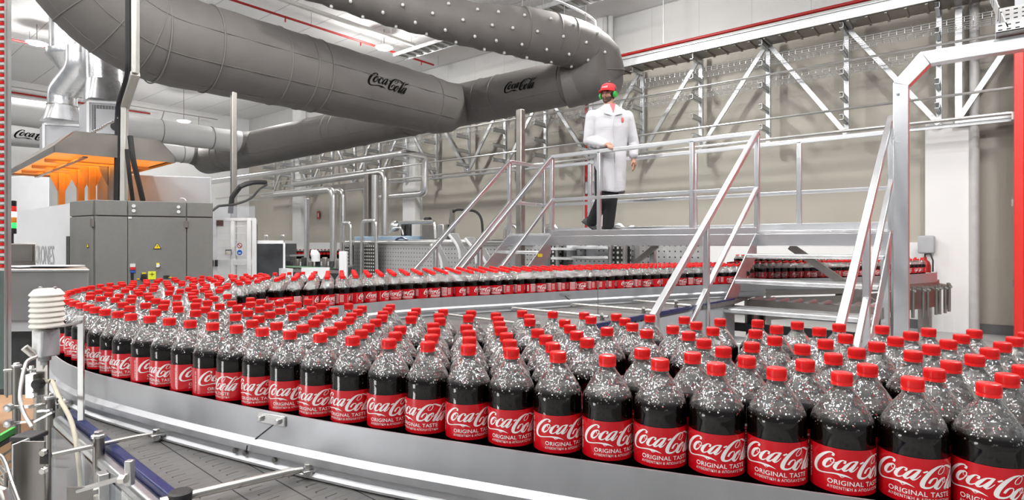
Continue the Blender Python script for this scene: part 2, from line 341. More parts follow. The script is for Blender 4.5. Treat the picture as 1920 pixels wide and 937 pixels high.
t = thing('guide_rail', 'long bright aluminium guide rail in front of the near rows of bottles', 'guide rail', c2w(-.3, 1.2, BELT))
fr = plan(offs(fpath, .054)); fr = fr[::-1]
cut = min(range(len(fr)), key=lambda i: abs((fr[i]-c2w(-.545, 1.325, BELT)).length))
# travel reversed: outward (away from the bottles) lies on the right of travel from the bend to the near end
MB().sweep(fr[cut:], RAILP).obj('rail_section', M_rail, t)
MB().sweep(fr[:cut+1], RAILP).obj('rail_section', M_rail, t)
def rail_frame(path, p):
    i = min(range(1, len(path)-1), key=lambda i: (path[i]-p).length); d = (path[i+1]-path[i-1]).normalized()
    return path[i], d, Vector((d.y, -d.x, 0))
p, d, o = rail_frame(fr, fr[cut]); up = Vector((0, 0, 1))
m = MB().obox(p+o*.0065+up*.112, d*.045, o*.0025, up*.012); m.obj('joint_plate', M_steel, t, bev=.002)
for s in (-.028, .028): MB().lathe([(.007, 0), (.007, .006), (.004, .008)], 6, p+o*.009+d*s+up*.112, o).obj('bolt', M_steel, t)
m = MB().bar(p+o*.0048+up*.100-d*.0-d*-.005, p+o*.0048+up*.058-d*.055, .002, .002); m.bar(p+o*.0205+up*.047-d*.062, p+o*.0205+up*.030-d*.066, .002, .002); m.obj('joint_gap', M_black, t)
for s, h in ((-.12, .022), (-.085, .022), (.012, .022)):
    MB().lathe([(.006, 0), (.006, .004), (.003, .005)], 10, p+o*.007+d*s+up*h, o).obj('screw', M_dsteel, t)
ir = plan(offs(ipath, -.058))
t2 = thing('guide_rail', 'aluminium guide rail in front of the far row of bottles', 'guide rail', c2w(.3, 4.5, BELT))
MB().sweep(ir, RAILP).obj('rail_section', M_rail, t2)
p, d, o = rail_frame(ir, c2w(.42, 4.6, BELT))
MB().obox(p+o*.0065+up*.105, d*.05, o*.0025, up*.012).obj('joint_plate', M_steel, t2)
MB().bar(p+o*.0055+up*.09, p+o*.0055+up*.045+d*.06, .004, .004).obj('joint_gap', M_black, t2)
# belt of parallel slat chains
def belt_mat(name, rot):
    m = grid_lines(mat(name, (.30, .29, .28), .5, .4), (.165, .16, .155), (.018, .018, .018), 40.0, .084, .0016, rot)
    N, L, p = nodes_of(m); src = p.inputs['Base Color'].links[0].from_socket; mp = None
    tc = N.new('ShaderNodeTexCoord'); mp = N.new('ShaderNodeMapping'); mp.inputs['Rotation'].default_value = (0, 0, rot); L.new(tc.outputs['Object'], mp.inputs[0])
    b = N.new('ShaderNodeTexBrick'); b.offset = 0; b.inputs['Scale'].default_value = 1; b.inputs['Brick Width'].default_value = .0381; b.inputs['Row Height'].default_value = 50
    b.inputs['Mortar Size'].default_value = .0007; b.inputs['Color1'].default_value = b.inputs['Color2'].default_value = (1, 1, 1, 1); b.inputs['Mortar'].default_value = (.45, .45, .45, 1)
    L.new(mp.outputs[0], b.inputs['Vector'])
    # hinge slots: short dark dashes in the middle of every lane
    sx = N.new('ShaderNodeSeparateXYZ'); L.new(mp.outputs[0], sx.inputs[0])
    def mth(op, a, bv):
        q = N.new('ShaderNodeMath'); q.operation = op
        for i, v in enumerate((a, bv)):
            if v is None: continue
            if isinstance(v, (int, float)): q.inputs[i].default_value = v
            else: L.new(v, q.inputs[i])
        return q.outputs[0]
    fx = mth('FRACT', mth('DIVIDE', sx.outputs['X'], .0381), None); fy = mth('FRACT', mth('DIVIDE', sx.outputs['Y'], .084), None)
    ax = mth('LESS_THAN', mth('ABSOLUTE', mth('SUBTRACT', fx, .5), None), .03)
    ay = mth('LESS_THAN', mth('ABSOLUTE', mth('SUBTRACT', fy, .45), None), .16)
    sl = mth('MULTIPLY', ax, ay)
    hook = mth('MULTIPLY', mth('LESS_THAN', mth('ABSOLUTE', mth('SUBTRACT', fx, .58), None), .10), mth('LESS_THAN', mth('ABSOLUTE', mth('SUBTRACT', fy, .29), None), .012))
    dk = mth('SUBTRACT', 1.0, mth('MAXIMUM', sl, hook))
    v1 = N.new('ShaderNodeVectorMath'); v1.operation = 'MULTIPLY'; L.new(src, v1.inputs[0]); L.new(b.outputs['Color'], v1.inputs[1])
    v2 = N.new('ShaderNodeVectorMath'); v2.operation = 'SCALE'; L.new(v1.outputs[0], v2.inputs[0]); L.new(dk, v2.inputs['Scale']); L.new(v2.outputs[0], p.inputs['Base Color'])
    return m
STRIP_A, STRIP_B = c2w(-1.32, 1.736, BELT), c2w(.10, .482, BELT)
sd = (STRIP_B-STRIP_A).normalized(); sn = Vector((sd.y, -sd.x, 0))      # outward, towards the viewer
M_belt = belt_mat('slat_chain_belt', -math.atan2(sd.y, sd.x))
outer = [Vector((p.x, p.y, 0)) for p in offs(fpath, .09)][10:]
hole = [(2.5,5.9),(2.0,5.15),(1.354,4.50),(.555,3.60),(-.3,2.62),(-.28,2.10),(.3,1.82),(1.127,1.48),(1.8,1.2),(1.9,.25),(.36,.25)]
o2 = [p for p in outer if p.y > 1.92 or p.x < -1.4]
pl = [c2w(-1.32, 1.736)]+[c2w(p.x, p.y) for p in o2]+[c2w(x, z) for x, z in hole]
cv = thing('conveyor', 'grey slat chain bottle conveyor running round the bend under the bottles', 'conveyor', c2w(-.5, 1.8, 0))
m = MB().prism([Vector((q.x, q.y, BELT-.03)) for q in pl], (0, 0, .03)); m.obj('belt', M_belt, cv)
m = MB().bar(STRIP_A+sn*.012+up*.004, STRIP_B+sn*.012+up*.004, .022, .022); m.obj('wear_strip', M_blue, cv, label='blue plastic wear strip', bev=.004)
m = MB().bar(STRIP_A+sn*.036-up*.014, STRIP_B+sn*.036-up*.014, .026, .03); m.obj('side_profile', M_alu, cv, bev=.008)
ib = [c2w(x, z, BELT) for x, z in [(2.0,5.2),(1.354,4.50),(.555,3.60),(-.3,2.62)]]
m = MB()
for a, b in zip(ib, ib[1:]): m.bar(a, b, .02, .03)
m.obj('wear_strip', M_blue, cv, label='blue plastic wear strip')
m = MB()
for a, b in zip(ib, ib[1:]): m.bar(a-up*.20, b-up*.20, .012, .34)
m.obj('side_plate', M_mgrey, cv)
ob = plan(offs(fpath, .10)); ob = [q for q, p in zip(ob, fpath) if p.y > 2.1 or p.x < -1.55]
m = MB().sweep(ob, [(0, -.33), (.01, -.33), (.01, -.01), (0, -.01)]); m.obj('side_plate', M_steel, cv)
for x, z in ((-1.9, 3.6), (-.2, 3.0), (.9, 4.2), (1.8, 5.3), (.3, 1.9), (1.3, 1.5), (-.6, 5.3), (.8, 5.9), (-2.0, 2.9)):
    q = c2w(x, z, 0); MB().box((q.x-.025, q.y-.025, 0), (q.x+.025, q.y+.025, BELT-.03)).obj('leg', M_steel, cv)
BT = '''442,964 354,1000 266,1036 531,929 177,1071 620,893 88,1106 709,858 -1,1142 431,1059 343,1096 522,1028 609,989 257,1139 -89,1178 699,955 85,1202 787,917 -177,1214 423,1155 -5,1238 604,1085 164,1260 773,1016 -94,1274 -266,1249 76,1297 866,977 502,1208 416,1250 594,1180 -183,1310 682,1142 -355,1285 -13,1333 773,1112 152,1359 -272,1345 -102,1369 860,1072 62,1393 -441,1328 585,1285 675,1242 414,1352 -190,1405 323,1384 -361,1381 -27,1429 765,1211 234,1421 855,1177 -279,1440 -527,1370 -116,1465 147,1462 942,1138 -447,1423 583,1382 495,1422 404,1451 -205,1500 759,1313 -367,1476 311,1493 -33,1528 848,1276 -612,1414 936,1238 -532,1467 143,1566 1027,1208 49,1585 -452,1520 485,1519 665,1451 754,1416 -199,1596 -371,1572 -697,1459 -39,1624 312,1595 -617,1511 934,1351 223,1631 -537,1564 -286,1634 1021,1311 -126,1664 -458,1617 50,1681 572,1585 1109,1273 663,1557 -781,1505 753,1523 486,1628 840,1482 -700,1556 -376,1667 397,1663 -215,1699 928,1447 -48,1719 306,1694 1015,1406 216,1727 -556,1657 124,1753 -300,1743 1108,1383 31,1775 -476,1711 -865,1551 -126,1774 1193,1338 -724,1649 -394,1761 -642,1698 -216,1809 -563,1753 -949,1599 -306,1841 -483,1807 -810,1690 -732,1744 -400,1856 -650,1794 -571,1848 -1034,1648 -897,1732 -818,1786 -496,1908 -739,1840 -411,1951 -657,1889 -1120,1696 -978,1783 -823,1884 -560,1979 -741,1935 -656,1985 -1109,1794 -1198,1755 -998,1877 -915,1924 -837,1979 -756,2030 -1093,1889 -674,2079 -998,1972 -1278,1812 -919,2028 -838,2078 -754,2132 -1092,1991 -1176,1945 -1263,1906 -1005,2070 -1354,1874 -926,2124 -844,2174 -1100,2086 -1184,2040 -1271,2002 -994,2193 -1425,1942 -1365,2024 -1261,2097 -1173,2148 -1498,2007 -1158,2242 -1333,2160 -1252,2265 -1429,2162 -1571,2071 -1156,2343 -1338,2306 -1515,2203 -1247,2373 -1428,2272 -1643,2138 -1336,2408 -1601,2246 -1518,2305 -1712,2208 -1316,2501 -1517,2403 -1601,2352 -1681,2299 -1776,2282 -1484,2496 -1400,2548 -1327,2615 -1592,2463 -1691,2418 -1834,2361 -1491,2592 -1416,2650 -1783,2442 -1672,2576 -1383,2743 -1505,2686 -1887,2443 -1474,2777 -1831,2556 -1663,2672 -1756,2621 -1405,2843 -1934,2529 -1635,2763 -1848,2650 -1561,2830 -1745,2722 -1974,2618 -1546,2924 -1745,2818 -1831,2764 -1468,2983 -1915,2718 -2011,2709 -1641,2964 -1737,2915 -1831,2860 -1549,3035 -1455,3084 -1931,2813 -2043,2802 -1832,2956 -1914,2907 -1730,3022 -1647,3071 -1454,3180 -1821,3051 -1608,3169 -2067,2897 -1995,2959 -1535,3231 -1914,3025 -1446,3276 -1802,3155 -2085,2993 -2005,3055 -1528,3327 -1385,3394 -1310,3462 -1703,3294 -1787,3249 -1908,3188 -1226,3516 -1995,3150 -1496,3417 -2093,3091 -1623,3363 -1147,3578 -1413,3486 -1069,3641 -1337,3554 -1801,3344 -1711,3400 -1996,3246 -1609,3457 -2092,3189 -1253,3608 -1520,3510 -1925,3311 -1006,3719 -1173,3669 -1434,3579 -1881,3396 -1797,3442 -2083,3286 -1100,3732 -1366,3646 -1697,3509 -1606,3553 -939,3798 -1526,3606 -1284,3699 -1034,3810 -1203,3760 -1460,3676 -2064,3382 -1788,3537 -872,3866 -1919,3484 -1686,3606 -1128,3824 -1389,3740 -1602,3664 -965,3889 -1308,3792 -802,3938 -2035,3475 -1878,3570 -1060,3902 -1231,3852 -1502,3762 -1771,3650 -898,3958 -723,3999 -1690,3701 -1154,3916 -1427,3827 -1598,3759 -2003,3568 -993,3980 -1340,3882 -640,4057 -1866,3665 -826,4030 -1088,3993 -1261,3943 -1532,3853 -1798,3742 -559,4114 -1966,3659 -924,4050 -1686,3797 -749,4092 -1182,4007 -1458,3918 -472,4163 -1020,4071 -665,4149 -1369,3973 -1919,3744 -852,4122 -384,4211 -1114,4085 -1287,4035 -1671,3892 -1562,3944 -582,4207 -950,4142 -1864,3825 -772,4184 -298,4259 -1209,4099 -1486,4009 -495,4256 -1047,4162 -1798,3898 -689,4242 -1399,4065 -879,4214 -208,4308 -406,4304 -1730,3968 -1142,4176 -1317,4126 -605,4299 -976,4234 -797,4276 -120,4355 -1656,4032 -318,4353 -1237,4190 -517,4348 -1075,4254 -1580,4094 -715,4334 -903,4307 -33,4402 -229,4401 -429,4397 -1507,4160 -1170,4268 -1345,4217 -629,4392 -1003,4326 -822,4369 -142,4448 53,4452 -340,4445 -1265,4282 -1442,4233 -542,4441 -1102,4346 -739,4426 -930,4399 -52,4496 -250,4495 139,4504 -451,4490 -1197,4360 -1374,4309 -654,4485 -1029,4418 -849,4461 -162,4542 34,4546 -361,4539 -1292,4374 224,4556 -565,4533 -1129,4437 -765,4518 -72,4589 -955,4491 -272,4587 122,4598 -474,4583 -1224,4452 310,4608 -678,4577 -1055,4510 -874,4553 -183,4635 18,4640 -384,4632 206,4650 -587,4627 395,4660 -788,4611 -92,4683 -981,4583 -292,4681 103,4692 -495,4677 293,4702 -701,4670 -898,4646 -204,4728 -4,4733 483,4711 -406,4725 189,4744 -610,4719 379,4754 -814,4703 -113,4776 -314,4774 85,4785 570,4760 -519,4769 275,4796 -726,4762 -223,4822 -22,4827 467,4805 -427,4818 172,4838 656,4808 -633,4812 362,4848 -130,4870 -334,4868 65,4879 555,4854 -541,4862 259,4890 744,4857 451,4899 -42,4921 -242,4915 -450,4911 154,4932 643,4902 -657,4905 345,4942 -150,4964 46,4973 -357,4961 831,4905 540,4949 -565,4955 242,4984 729,4951 435,4993 -61,5014 -266,5008 -472,5004 136,5026 627,4997 919,4955 330,5036 -172,5057 816,5000 28,5067 -380,5053 524,5043 225,5078 714,5045 1005,5003 420,5088 -79,5108 -286,5102 119,5120 613,5092 906,5049 312,5130 -191,5151 803,5095 9,5161 508,5137 1095,5048 207,5172 700,5140 991,5097 403,5182 -99,5202 100,5214 890,5144 599,5186 1184,5092 298,5225 787,5189 1082,5142 494,5232 192,5267 685,5234 977,5192 388,5276 1275,5138 876,5238 583,5281 1171,5186 280,5319 771,5283 1066,5237 478,5326 1363,5181 670,5329 961,5286 1260,5232 370,5370 857,5332 567,5375 1155,5281 1453,5225 757,5378 1051,5331 463,5420 1350,5276 654,5423 947,5380 1245,5326 1544,5269 845,5427 1141,5375 551,5470 1439,5319 742,5472 1036,5426 1334,5370 932,5475 640,5518 1230,5420 1634,5313 1529,5364 830,5521 1124,5469 1425,5414 727,5567 1021,5520 1320,5465 1723,5356 1620,5407 917,5570 1216,5515 1516,5458 1109,5563 815,5616 1408,5508 1814,5400 1007,5615 1303,5559 1709,5451 1605,5501 902,5664 1200,5609 1500,5552 1097,5658 1902,5443 1394,5602 1801,5494 991,5709 1289,5653 1695,5545 1589,5596 1185,5703 1995,5487 1485,5647 1890,5537 1081,5753 1380,5697 1784,5588 1679,5640 1275,5748 1575,5690 2084,5531 1170,5798 1980,5582 1469,5741 1874,5632 1365,5791 1770,5683 1665,5734 1260,5844 2175,5575 1560,5785 2069,5625 1964,5676 1454,5835 1859,5726 1754,5777 1349,5886 2264,5618 1650,5829 2158,5669 2053,5719 1544,5879 1948,5770 1440,5930 1844,5820 1738,5871 2248,5713 1635,5923 2144,5763 2038,5814 1529,5973 1934,5865 1829,5915 1725,5966 2234,5807 1620,6018 2130,5858 2024,5908 1918,5959 1814,6009 1709,6060 2219,5901 2114,5952 2010,6003 1904,6054 1799,6104 2204,5996 2100,6046 1994,6097 1890,6148 2189,6090 2085,6141 1979,6192 2174,6185 2069,6235 2159,6279 2420,5980 2396,6073 2370,6169 2346,6261 2405,6342 2530,6140 2508,6234 2459,6422 2562,6313 2516,6502 2628,6382 2579,6572 2741,6323 2719,6416 2697,6511 2669,6605 2833,6358 2810,6453 2785,6546 2764,6639 2925,6392 2902,6486 2878,6581 2852,6673 3017,6423 2993,6518 2967,6613 2945,6705 3112,6446 3088,6542 3064,6638 3040,6730 3207,6471 3182,6567 3158,6660 3134,6754 3302,6494 3277,6589 3253,6684 3229,6778 3395,6518 3370,6614 3349,6706 3322,6801 3491,6542 3466,6637 3442,6730 3416,6825 3584,6570 3560,6665 3536,6759 3510,6852 3671,6614 3646,6708 3623,6801 3599,6895 3758,6657 3734,6751 3708,6845 3686,6938 3847,6698 3821,6792 3798,6887 3774,6983 3933,6743 3911,6835 3883,6932 3860,7027 4022,6783 3998,6879 3973,6974 3948,7067 4109,6826 4084,6922 4060,7016 4036,7108 4196,6869 4173,6966 4148,7057 4123,7154 4285,6914 4261,7006 4236,7102 4210,7195 4372,6958 4349,7050 4323,7143 4299,7239 4456,7005 4433,7099 4406,7193 4383,7290 4539,7056 4516,7149 4490,7244 4466,7339 4622,7105 4599,7201 4574,7296 4550,7391 4705,7158 4681,7253 4658,7347 4632,7443 4787,7211 4763,7305 4741,7400 4715,7493 4872,7262 4848,7357 4824,7450 4798,7542 4953,7313 4929,7407 4904,7500 4880,7595 5036,7364 5013,7458 4988,7555 4964,7648 5121,7416 5096,7508 5071,7603 5045,7698 5204,7467 5179,7562 5155,7654 5129,7749 5286,7518 5260,7612 5236,7706 5211,7802 5368,7568 5344,7664 5321,7757 5294,7854 5749,8099 5808,8179 5780,8270 5753,8365 5724,8456 5693,8552 5664,8643 5635,8737 5607,8829 5484,8824 5543,8903 5420,8898 5478,8976 5355,8971 5413,9047 5290,9048 5348,9123 5228,9118 5285,9195 5154,9182 5212,9260 5077,9242 5136,9319 5001,9299 5055,9375 4919,9357 4978,9434 4842,9414 4898,9491 4762,9472 4819,9548 4684,9529 4743,9607 4605,9588 4663,9665 4527,9645 4583,9722 4449,9703 4507,9782 4378,9771 4438,9849 4309,9841 4368,9917 4240,9910 4300,9986 4171,9978 4230,10056 4102,10047 4159,10124 4034,10116 4092,10194 3965,10185 4025,10262'''
# ---------------------------------------------------------------- bottles
def pet_material():
    m = bpy.data.materials.new('clear_bottle_plastic'); m.use_nodes = True; N = m.node_tree.nodes; L = m.node_tree.links
    N.remove(N['Principled BSDF']); out = N['Material Output']
    tc = N.new('ShaderNodeTexCoord'); sx = N.new('ShaderNodeSeparateXYZ'); L.new(tc.outputs['Object'], sx.inputs[0])
    geo = N.new('ShaderNodeNewGeometry')
    def mth(op, *a):
        q = N.new('ShaderNodeMath'); q.operation = op
        for i, v in enumerate(a):
            if isinstance(v, (int, float)): q.inputs[i].default_value = v
            else: L.new(v, q.inputs[i])
        return q.outputs[0]
    tr = N.new('ShaderNodeBsdfTransparent'); tr.inputs[0].default_value = (.965, .965, .96, 1)
    fres = N.new('ShaderNodeFresnel'); fres.inputs[0].default_value = 1.5
    nz = N.new('ShaderNodeTexNoise'); nz.inputs['Scale'].default_value = 60; nz.inputs['Detail'].default_value = 1; L.new(tc.outputs['Object'], nz.inputs['Vector'])
    bp = N.new('ShaderNodeBump'); bp.inputs['Strength'].default_value = .35; bp.inputs['Distance'].default_value = .009; L.new(nz.outputs[0], bp.inputs['Height'])
    # only the empty shoulder is wavy, the filled body is smooth
    upm = N.new('ShaderNodeMapRange'); upm.inputs[1].default_value = .231; upm.inputs[2].default_value = .239; L.new(sx.outputs['Z'], upm.inputs[0])
    L.new(mth('MULTIPLY', upm.outputs[0], .85), bp.inputs['Strength'])
    g1 = N.new('ShaderNodeBsdfGlossy'); g1.inputs['Roughness'].default_value = .03; g1.inputs['Color'].default_value = (.95, .95, .95, 1)
    L.new(bp.outputs[0], g1.inputs['Normal']); L.new(bp.outputs[0], fres.inputs['Normal'])
    s1 = N.new('ShaderNodeMixShader'); L.new(mth('MINIMUM', mth('MULTIPLY', fres.outputs[0], mth('ADD', 1.0, mth('MULTIPLY', upm.outputs[0], 1.9))), .92), s1.inputs[0]); L.new(tr.outputs[0], s1.inputs[1]); L.new(g1.outputs[0], s1.inputs[2])
    # droplets and bubbles on the wall above the cola: each its own little mirror
    vo = N.new('ShaderNodeTexVoronoi'); vo.inputs['Scale'].default_value = 380; L.new(tc.outputs['Object'], vo.inputs['Vector'])
    r1 = N.new('ShaderNodeVectorMath'); r1.operation = 'SUBTRACT'; L.new(vo.outputs['Color'], r1.inputs[0]); r1.inputs[1].default_value = (.5, .5, .5)
    r2 = N.new('ShaderNodeVectorMath'); r2.operation = 'SCALE'; r2.inputs['Scale'].default_value = 1.45; L.new(r1.outputs[0], r2.inputs[0])
    r3 = N.new('ShaderNodeVectorMath'); r3.operation = 'ADD'; L.new(r2.outputs[0], r3.inputs[0]); L.new(geo.outputs['Normal'], r3.inputs[1])
    r4 = N.new('ShaderNodeVectorMath'); r4.operation = 'NORMALIZE'; L.new(r3.outputs[0], r4.inputs[0])
    g2 = N.new('ShaderNodeBsdfGlossy'); g2.inputs['Roughness'].default_value = .06; g2.inputs['Color'].default_value = (.98, .98, .97, 1); L.new(r4.outputs[0], g2.inputs['Normal'])
    sc = N.new('ShaderNodeSeparateColor'); L.new(vo.outputs['Color'], sc.inputs[0])
    nm2 = N.new('ShaderNodeTexNoise'); nm2.inputs['Scale'].default_value = 45; L.new(tc.outputs['Object'], nm2.inputs['Vector']); few = mth('GREATER_THAN', sc.outputs['Green'], mth('SUBTRACT', 1.66, mth('MULTIPLY', nm2.outputs[0], 1.80)))
    drop = mth('MULTIPLY', mth('LESS_THAN', vo.outputs['Distance'], mth('ADD', .20, mth('MULTIPLY', sc.outputs['Blue'], .42))), few)
    lo = N.new('ShaderNodeMapRange'); lo.inputs[1].default_value = .223; lo.inputs[2].default_value = .238; L.new(sx.outputs['Z'], lo.inputs[0])
    hi = N.new('ShaderNodeMapRange'); hi.inputs[1].default_value = .284; hi.inputs[2].default_value = .262; L.new(sx.outputs['Z'], hi.inputs[0])
    fac = mth('MULTIPLY', mth('MULTIPLY', drop, mth('MULTIPLY', lo.outputs[0], hi.outputs[0])), .95)
    # misty film on the empty shoulder, also painting in pale reflected light
    mist_sheen = N.new('ShaderNodeBsdfDiffuse'); mist_sheen.inputs[0].default_value = (.90, .90, .89, 1); mt = N.new('ShaderNodeBsdfTranslucent'); mt.inputs[0].default_value = (.90, .90, .89, 1)
    mm = N.new('ShaderNodeMixShader'); mm.inputs[0].default_value = .5; L.new(mist_sheen.outputs[0], mm.inputs[1]); L.new(mt.outputs[0], mm.inputs[2])
    s0 = N.new('ShaderNodeMixShader'); L.new(mth('MULTIPLY', mth('MULTIPLY', upm.outputs[0], hi.outputs[0]), mth('MULTIPLY', mth('POWER', nm2.outputs[0], 2.0), .26)), s0.inputs[0]); L.new(s1.outputs[0], s0.inputs[1]); L.new(mm.outputs[0], s0.inputs[2])
    s2 = N.new('ShaderNodeMixShader'); L.new(fac, s2.inputs[0]); L.new(s0.outputs[0], s2.inputs[1]); L.new(g2.outputs[0], s2.inputs[2])
    L.new(s2.outputs[0], out.inputs[0]); return m
M_pet = pet_material()
M_cola = mat('dark_cola', (.008, .003, .002), 0, .25, .05, 20, spec=.06)
M_cap = mat('red_bottle_cap', (.72, .012, .012), 0, .28, .03, 20)
M_label = mat('red_label_film', (.56, .004, .011), 0, .22, .02, 20, coat=.2)
BH = .305; BR = .0465
SHELL = [(.0138, .287), (.0142, .284), (.0150, .281), (.0162, .2785), (.0182, .2755), (.0222, .2705), (.0268, .2645), (.0312, .2580), (.0352, .2515), (.0390, .2450), (.0425, .2380), (.0448, .2330), (.0461, .2285), (BR, .224), (BR, .215), (.0461, .1995), (BR, .195), (BR, .126), (.0461, .121), (BR, .114), (BR, .04), (.0455, .022), (.041, .006), (.036, .0005), (.02, .004), (.0, .006)][::-1]
COLA = [(.001, .008), (.035, .004), (.0445, .022), (.0455, .05), (.0455, .223), (.0449, .2285), (.0435, .2335), (.0418, .2374), (.0390, .2370), (.001, .2368)]
CAP = [(.0001, .2852), (.0145, .2852), (.0158, .2855), (.0158, .2895), (.0150, .2900), (.0152, .2905), (.0153, .3025), (.0146, .3045), (.0130, .305), (.0001, .305)]
def cap_mesh(m, n, k=0):
    m.mat(k).lathe(CAP, n, cap=False)
    if n >= 40:                            # grip ridges round the skirt
        for i in range(48):
            a = 2*math.pi*i/48; c, s = math.cos(a), math.sin(a)
            m.obox((c*.0153, s*.0153, .2966), Vector((c, s, 0))*.0004, Vector((-s, c, 0))*.00045, (0, 0, .0052))
    return m
RL = BR+.0004
def wrap(m, v2, f2, th0, z0, r, k):       # lay flat lettering round the label
    m.mat(k).add([(r*math.cos(th0+x/r), r*math.sin(th0+x/r), z0+y) for x, y in v2], f2)
def label_mesh(n, detail):
    m = MB().mat(0); m.add([(RL*math.cos(2*math.pi*i/n), RL*math.sin(2*math.pi*i/n), z) for z in (.1262, .1950) for i in range(n)], [(i, (i+1) % n, n+(i+1) % n, n+i) for i in range(n)])
    r = RL+.00025
    wrap(m, *script2d(.138, detail), 0.0, .1262+.0438, r, 1)
    if detail > 5:
        wrap(m, *T_orig, R(-3), .1262+.0138, r, 1); wrap(m, *T_greek, R(-3), .1262+.0066, r, 1)
        v, f = T_recyc; wrap(m, [(-y, x) for x, y in v], f, R(-94), .1262+.036, r, 1)
    else:
        m.mat(1); 
        for z, h, wd in ((.0138, .0068, .080), (.0066, .0042, .082)):
            for i in range(14):
                x = -wd/2+wd*i/14; wrap(m, [(x, 0), (x+wd/14*.62, 0), (x+wd/14*.62, h), (x, h)], [(0, 1, 2, 3)], R(-3), .1262+z, r, 1)
    # the side panel: barcode window and lines of small print
    v = []; 
    def rect(x, y, w, h, k, th): 
        s = max(1, int(w/.004)); wrap(m, [(x+w*i/s, y+q) for q in (0, h) for i in range(s+1)], [(i, i+1, s+2+i, s+1+i) for i in range(s)], th, .1262, r+(.0001 if k == 2 else 0), k)
    rect(-.006, .014, .012, .046, 1, R(112))
    for i in range(16): rect(-.0045, .017+i*.0026, .009, .0009+.0007*((i*7) % 3)/2, 2, R(112))
    rr = random.Random(5)
    for row in range(13):
        y = .064-row*.0045; x = -.022
        while x < .020:
            w = rr.uniform(.003, .009); rect(x, y, min(w, .022-x), .0020 if row else .0042, 1, R(165)); x += w+.0016
    for row in range(9):
        y = .060-row*.0052; x = -.012
        while x < .010:
            w = rr.uniform(.003, .006); rect(x, y, min(w, .012-x), .0022, 1, R(215)); x += w+.0016
    return m
T_orig = text2d('ORIGINAL TASTE', .0073, .012, 1.04); T_greek = text2d('ΑΥΘΕΝΤΙΚΗ & ΑΠΟΛΑΥΣΤΙΚΗ', .0044, .0, 1.04); T_recyc = text2d('ΑΝΑΚΥΚΛΩΣΕ ΜΕ', .0040, .01, 1.0)
def fit(t, w):
    v, f = t; k = w/(max(a for a, b in v)-min(a for a, b in v)); return [(a*k, b) for a, b in v], f
T_orig = fit(T_orig, .087); T_greek = fit(T_greek, .088); T_recyc = fit(T_recyc, .050)
def proto_mesh(name, m, mats):
    me = m.mesh(name, Vector((0, 0, 0)), 50)
    for q in mats: me.materials.append(q)
    return me
me_shell = proto_mesh('cola_bottle', MB().lathe(SHELL, 40, cap=False), [M_pet])
me_cola = proto_mesh('cola', MB().lathe(COLA, 32, cap=False), [M_cola])
me_cap = proto_mesh('bottle_cap', cap_mesh(MB(), 48), [M_cap])
me_label = proto_mesh('bottle_label', label_mesh(72, 7), [M_label, M_lettr, M_ink])
PTS = [tuple(int(q)/1000 for q in s.split(',')) for s in BT.split()]
ORD = ['', 'first', 'second', 'third', 'fourth', 'fifth', 'sixth', 'seventh', 'eighth', 'ninth', 'tenth', 'eleventh', 'twelfth', 'thirteenth', 'fourteenth', 'fifteenth', 'sixteenth', 'seventeenth', 'eighteenth', 'nineteenth', 'twentieth']
ORD += ['twenty-'+w for w in ORD[1:10]]+['thirtieth']+['thirty-'+w for w in ORD[1:10]]+['fortieth']+['forty-'+w for w in ORD[1:10]]
def along(p):                              # distance from the near rail and place along it
    best = min(range(len(fpath)), key=lambda i: (fpath[i].x-p[0])**2+(fpath[i].y-p[1])**2)
    return math.hypot(fpath[best].x-p[0], fpath[best].y-p[1]), best
FACE = [(1855,12),(1712,16),(1580,31),(1461,12),(1348,14),(1242,16),(1145,26),(1049,26),(963,5),(882,18),(810,-25),(740,5),(671,-14),(604,-16),(548,6),(503,-15),(440,-70),(405,42),(360,52),(318,-35),(281,48),(247,-30),(220,-22),(195,-10),(177,10),(164,-15),(150,0),(133,20)]
def make_bottle(x, z, label, face):
    loc = c2w(x, z, BELT); o = bpy.data.objects.new('cola_bottle', me_shell); COL.objects.link(o); o.location = loc; BASE[o.name] = loc
    view = math.atan2(-loc.y, -loc.x); o.rotation_euler = (0, 0, view+R(face))
    tag(o, label, 'bottle', 'cola bottles on the conveyor')
    for nm, me in (('cola', me_cola), ('bottle_cap', me_cap), ('bottle_label', me_label)):
        c = bpy.data.objects.new(nm, me); COL.objects.link(c); c.parent = o
    return o
def clear(p): return p
near = PTS[:300]; far = PTS[300:]
A1 = (.928*.0955, -.373*.0955); B1 = (-.095*.0955, .995*.0955); det = A1[0]*B1[1]-A1[1]*B1[0]
files = {}
for p in near:
    d, s = along(p); u, v = p[0]-.620, p[1]-.893
    j = round((A1[0]*v-A1[1]*u)/det) if (p[0] > -.75) else round(d/.084)
    bend = p[0] <= -.75 
    files.setdefault((bend, max(0, j)), []).append((s, p))
rr = random.Random(3)
for (bend, j), lst in files.items():
    lst.sort()
    for n, (s, p) in enumerate(lst):
        px = 960+1082*p[0]/p[1]
        if bend: lab = 'red-capped cola bottle in the left bend, %s file from outer rail, %s along it' % (ORD[j+1], ORD[n+1])
        elif j == 0: lab = 'cola bottle in the front row along the guide rail, %s from the right edge' % ORD[n+1]
        else: lab = 'red-capped cola bottle in %s row behind the guide rail, %s from the right' % (ORD[j+1], ORD[n+1])
        f = rr.uniform(-180, 180)
        if j == 0 and p[1] < 2.3: f = min(FACE, key=lambda q: abs(q[0]-px))[1]
        make_bottle(p[0], p[1], lab, f)
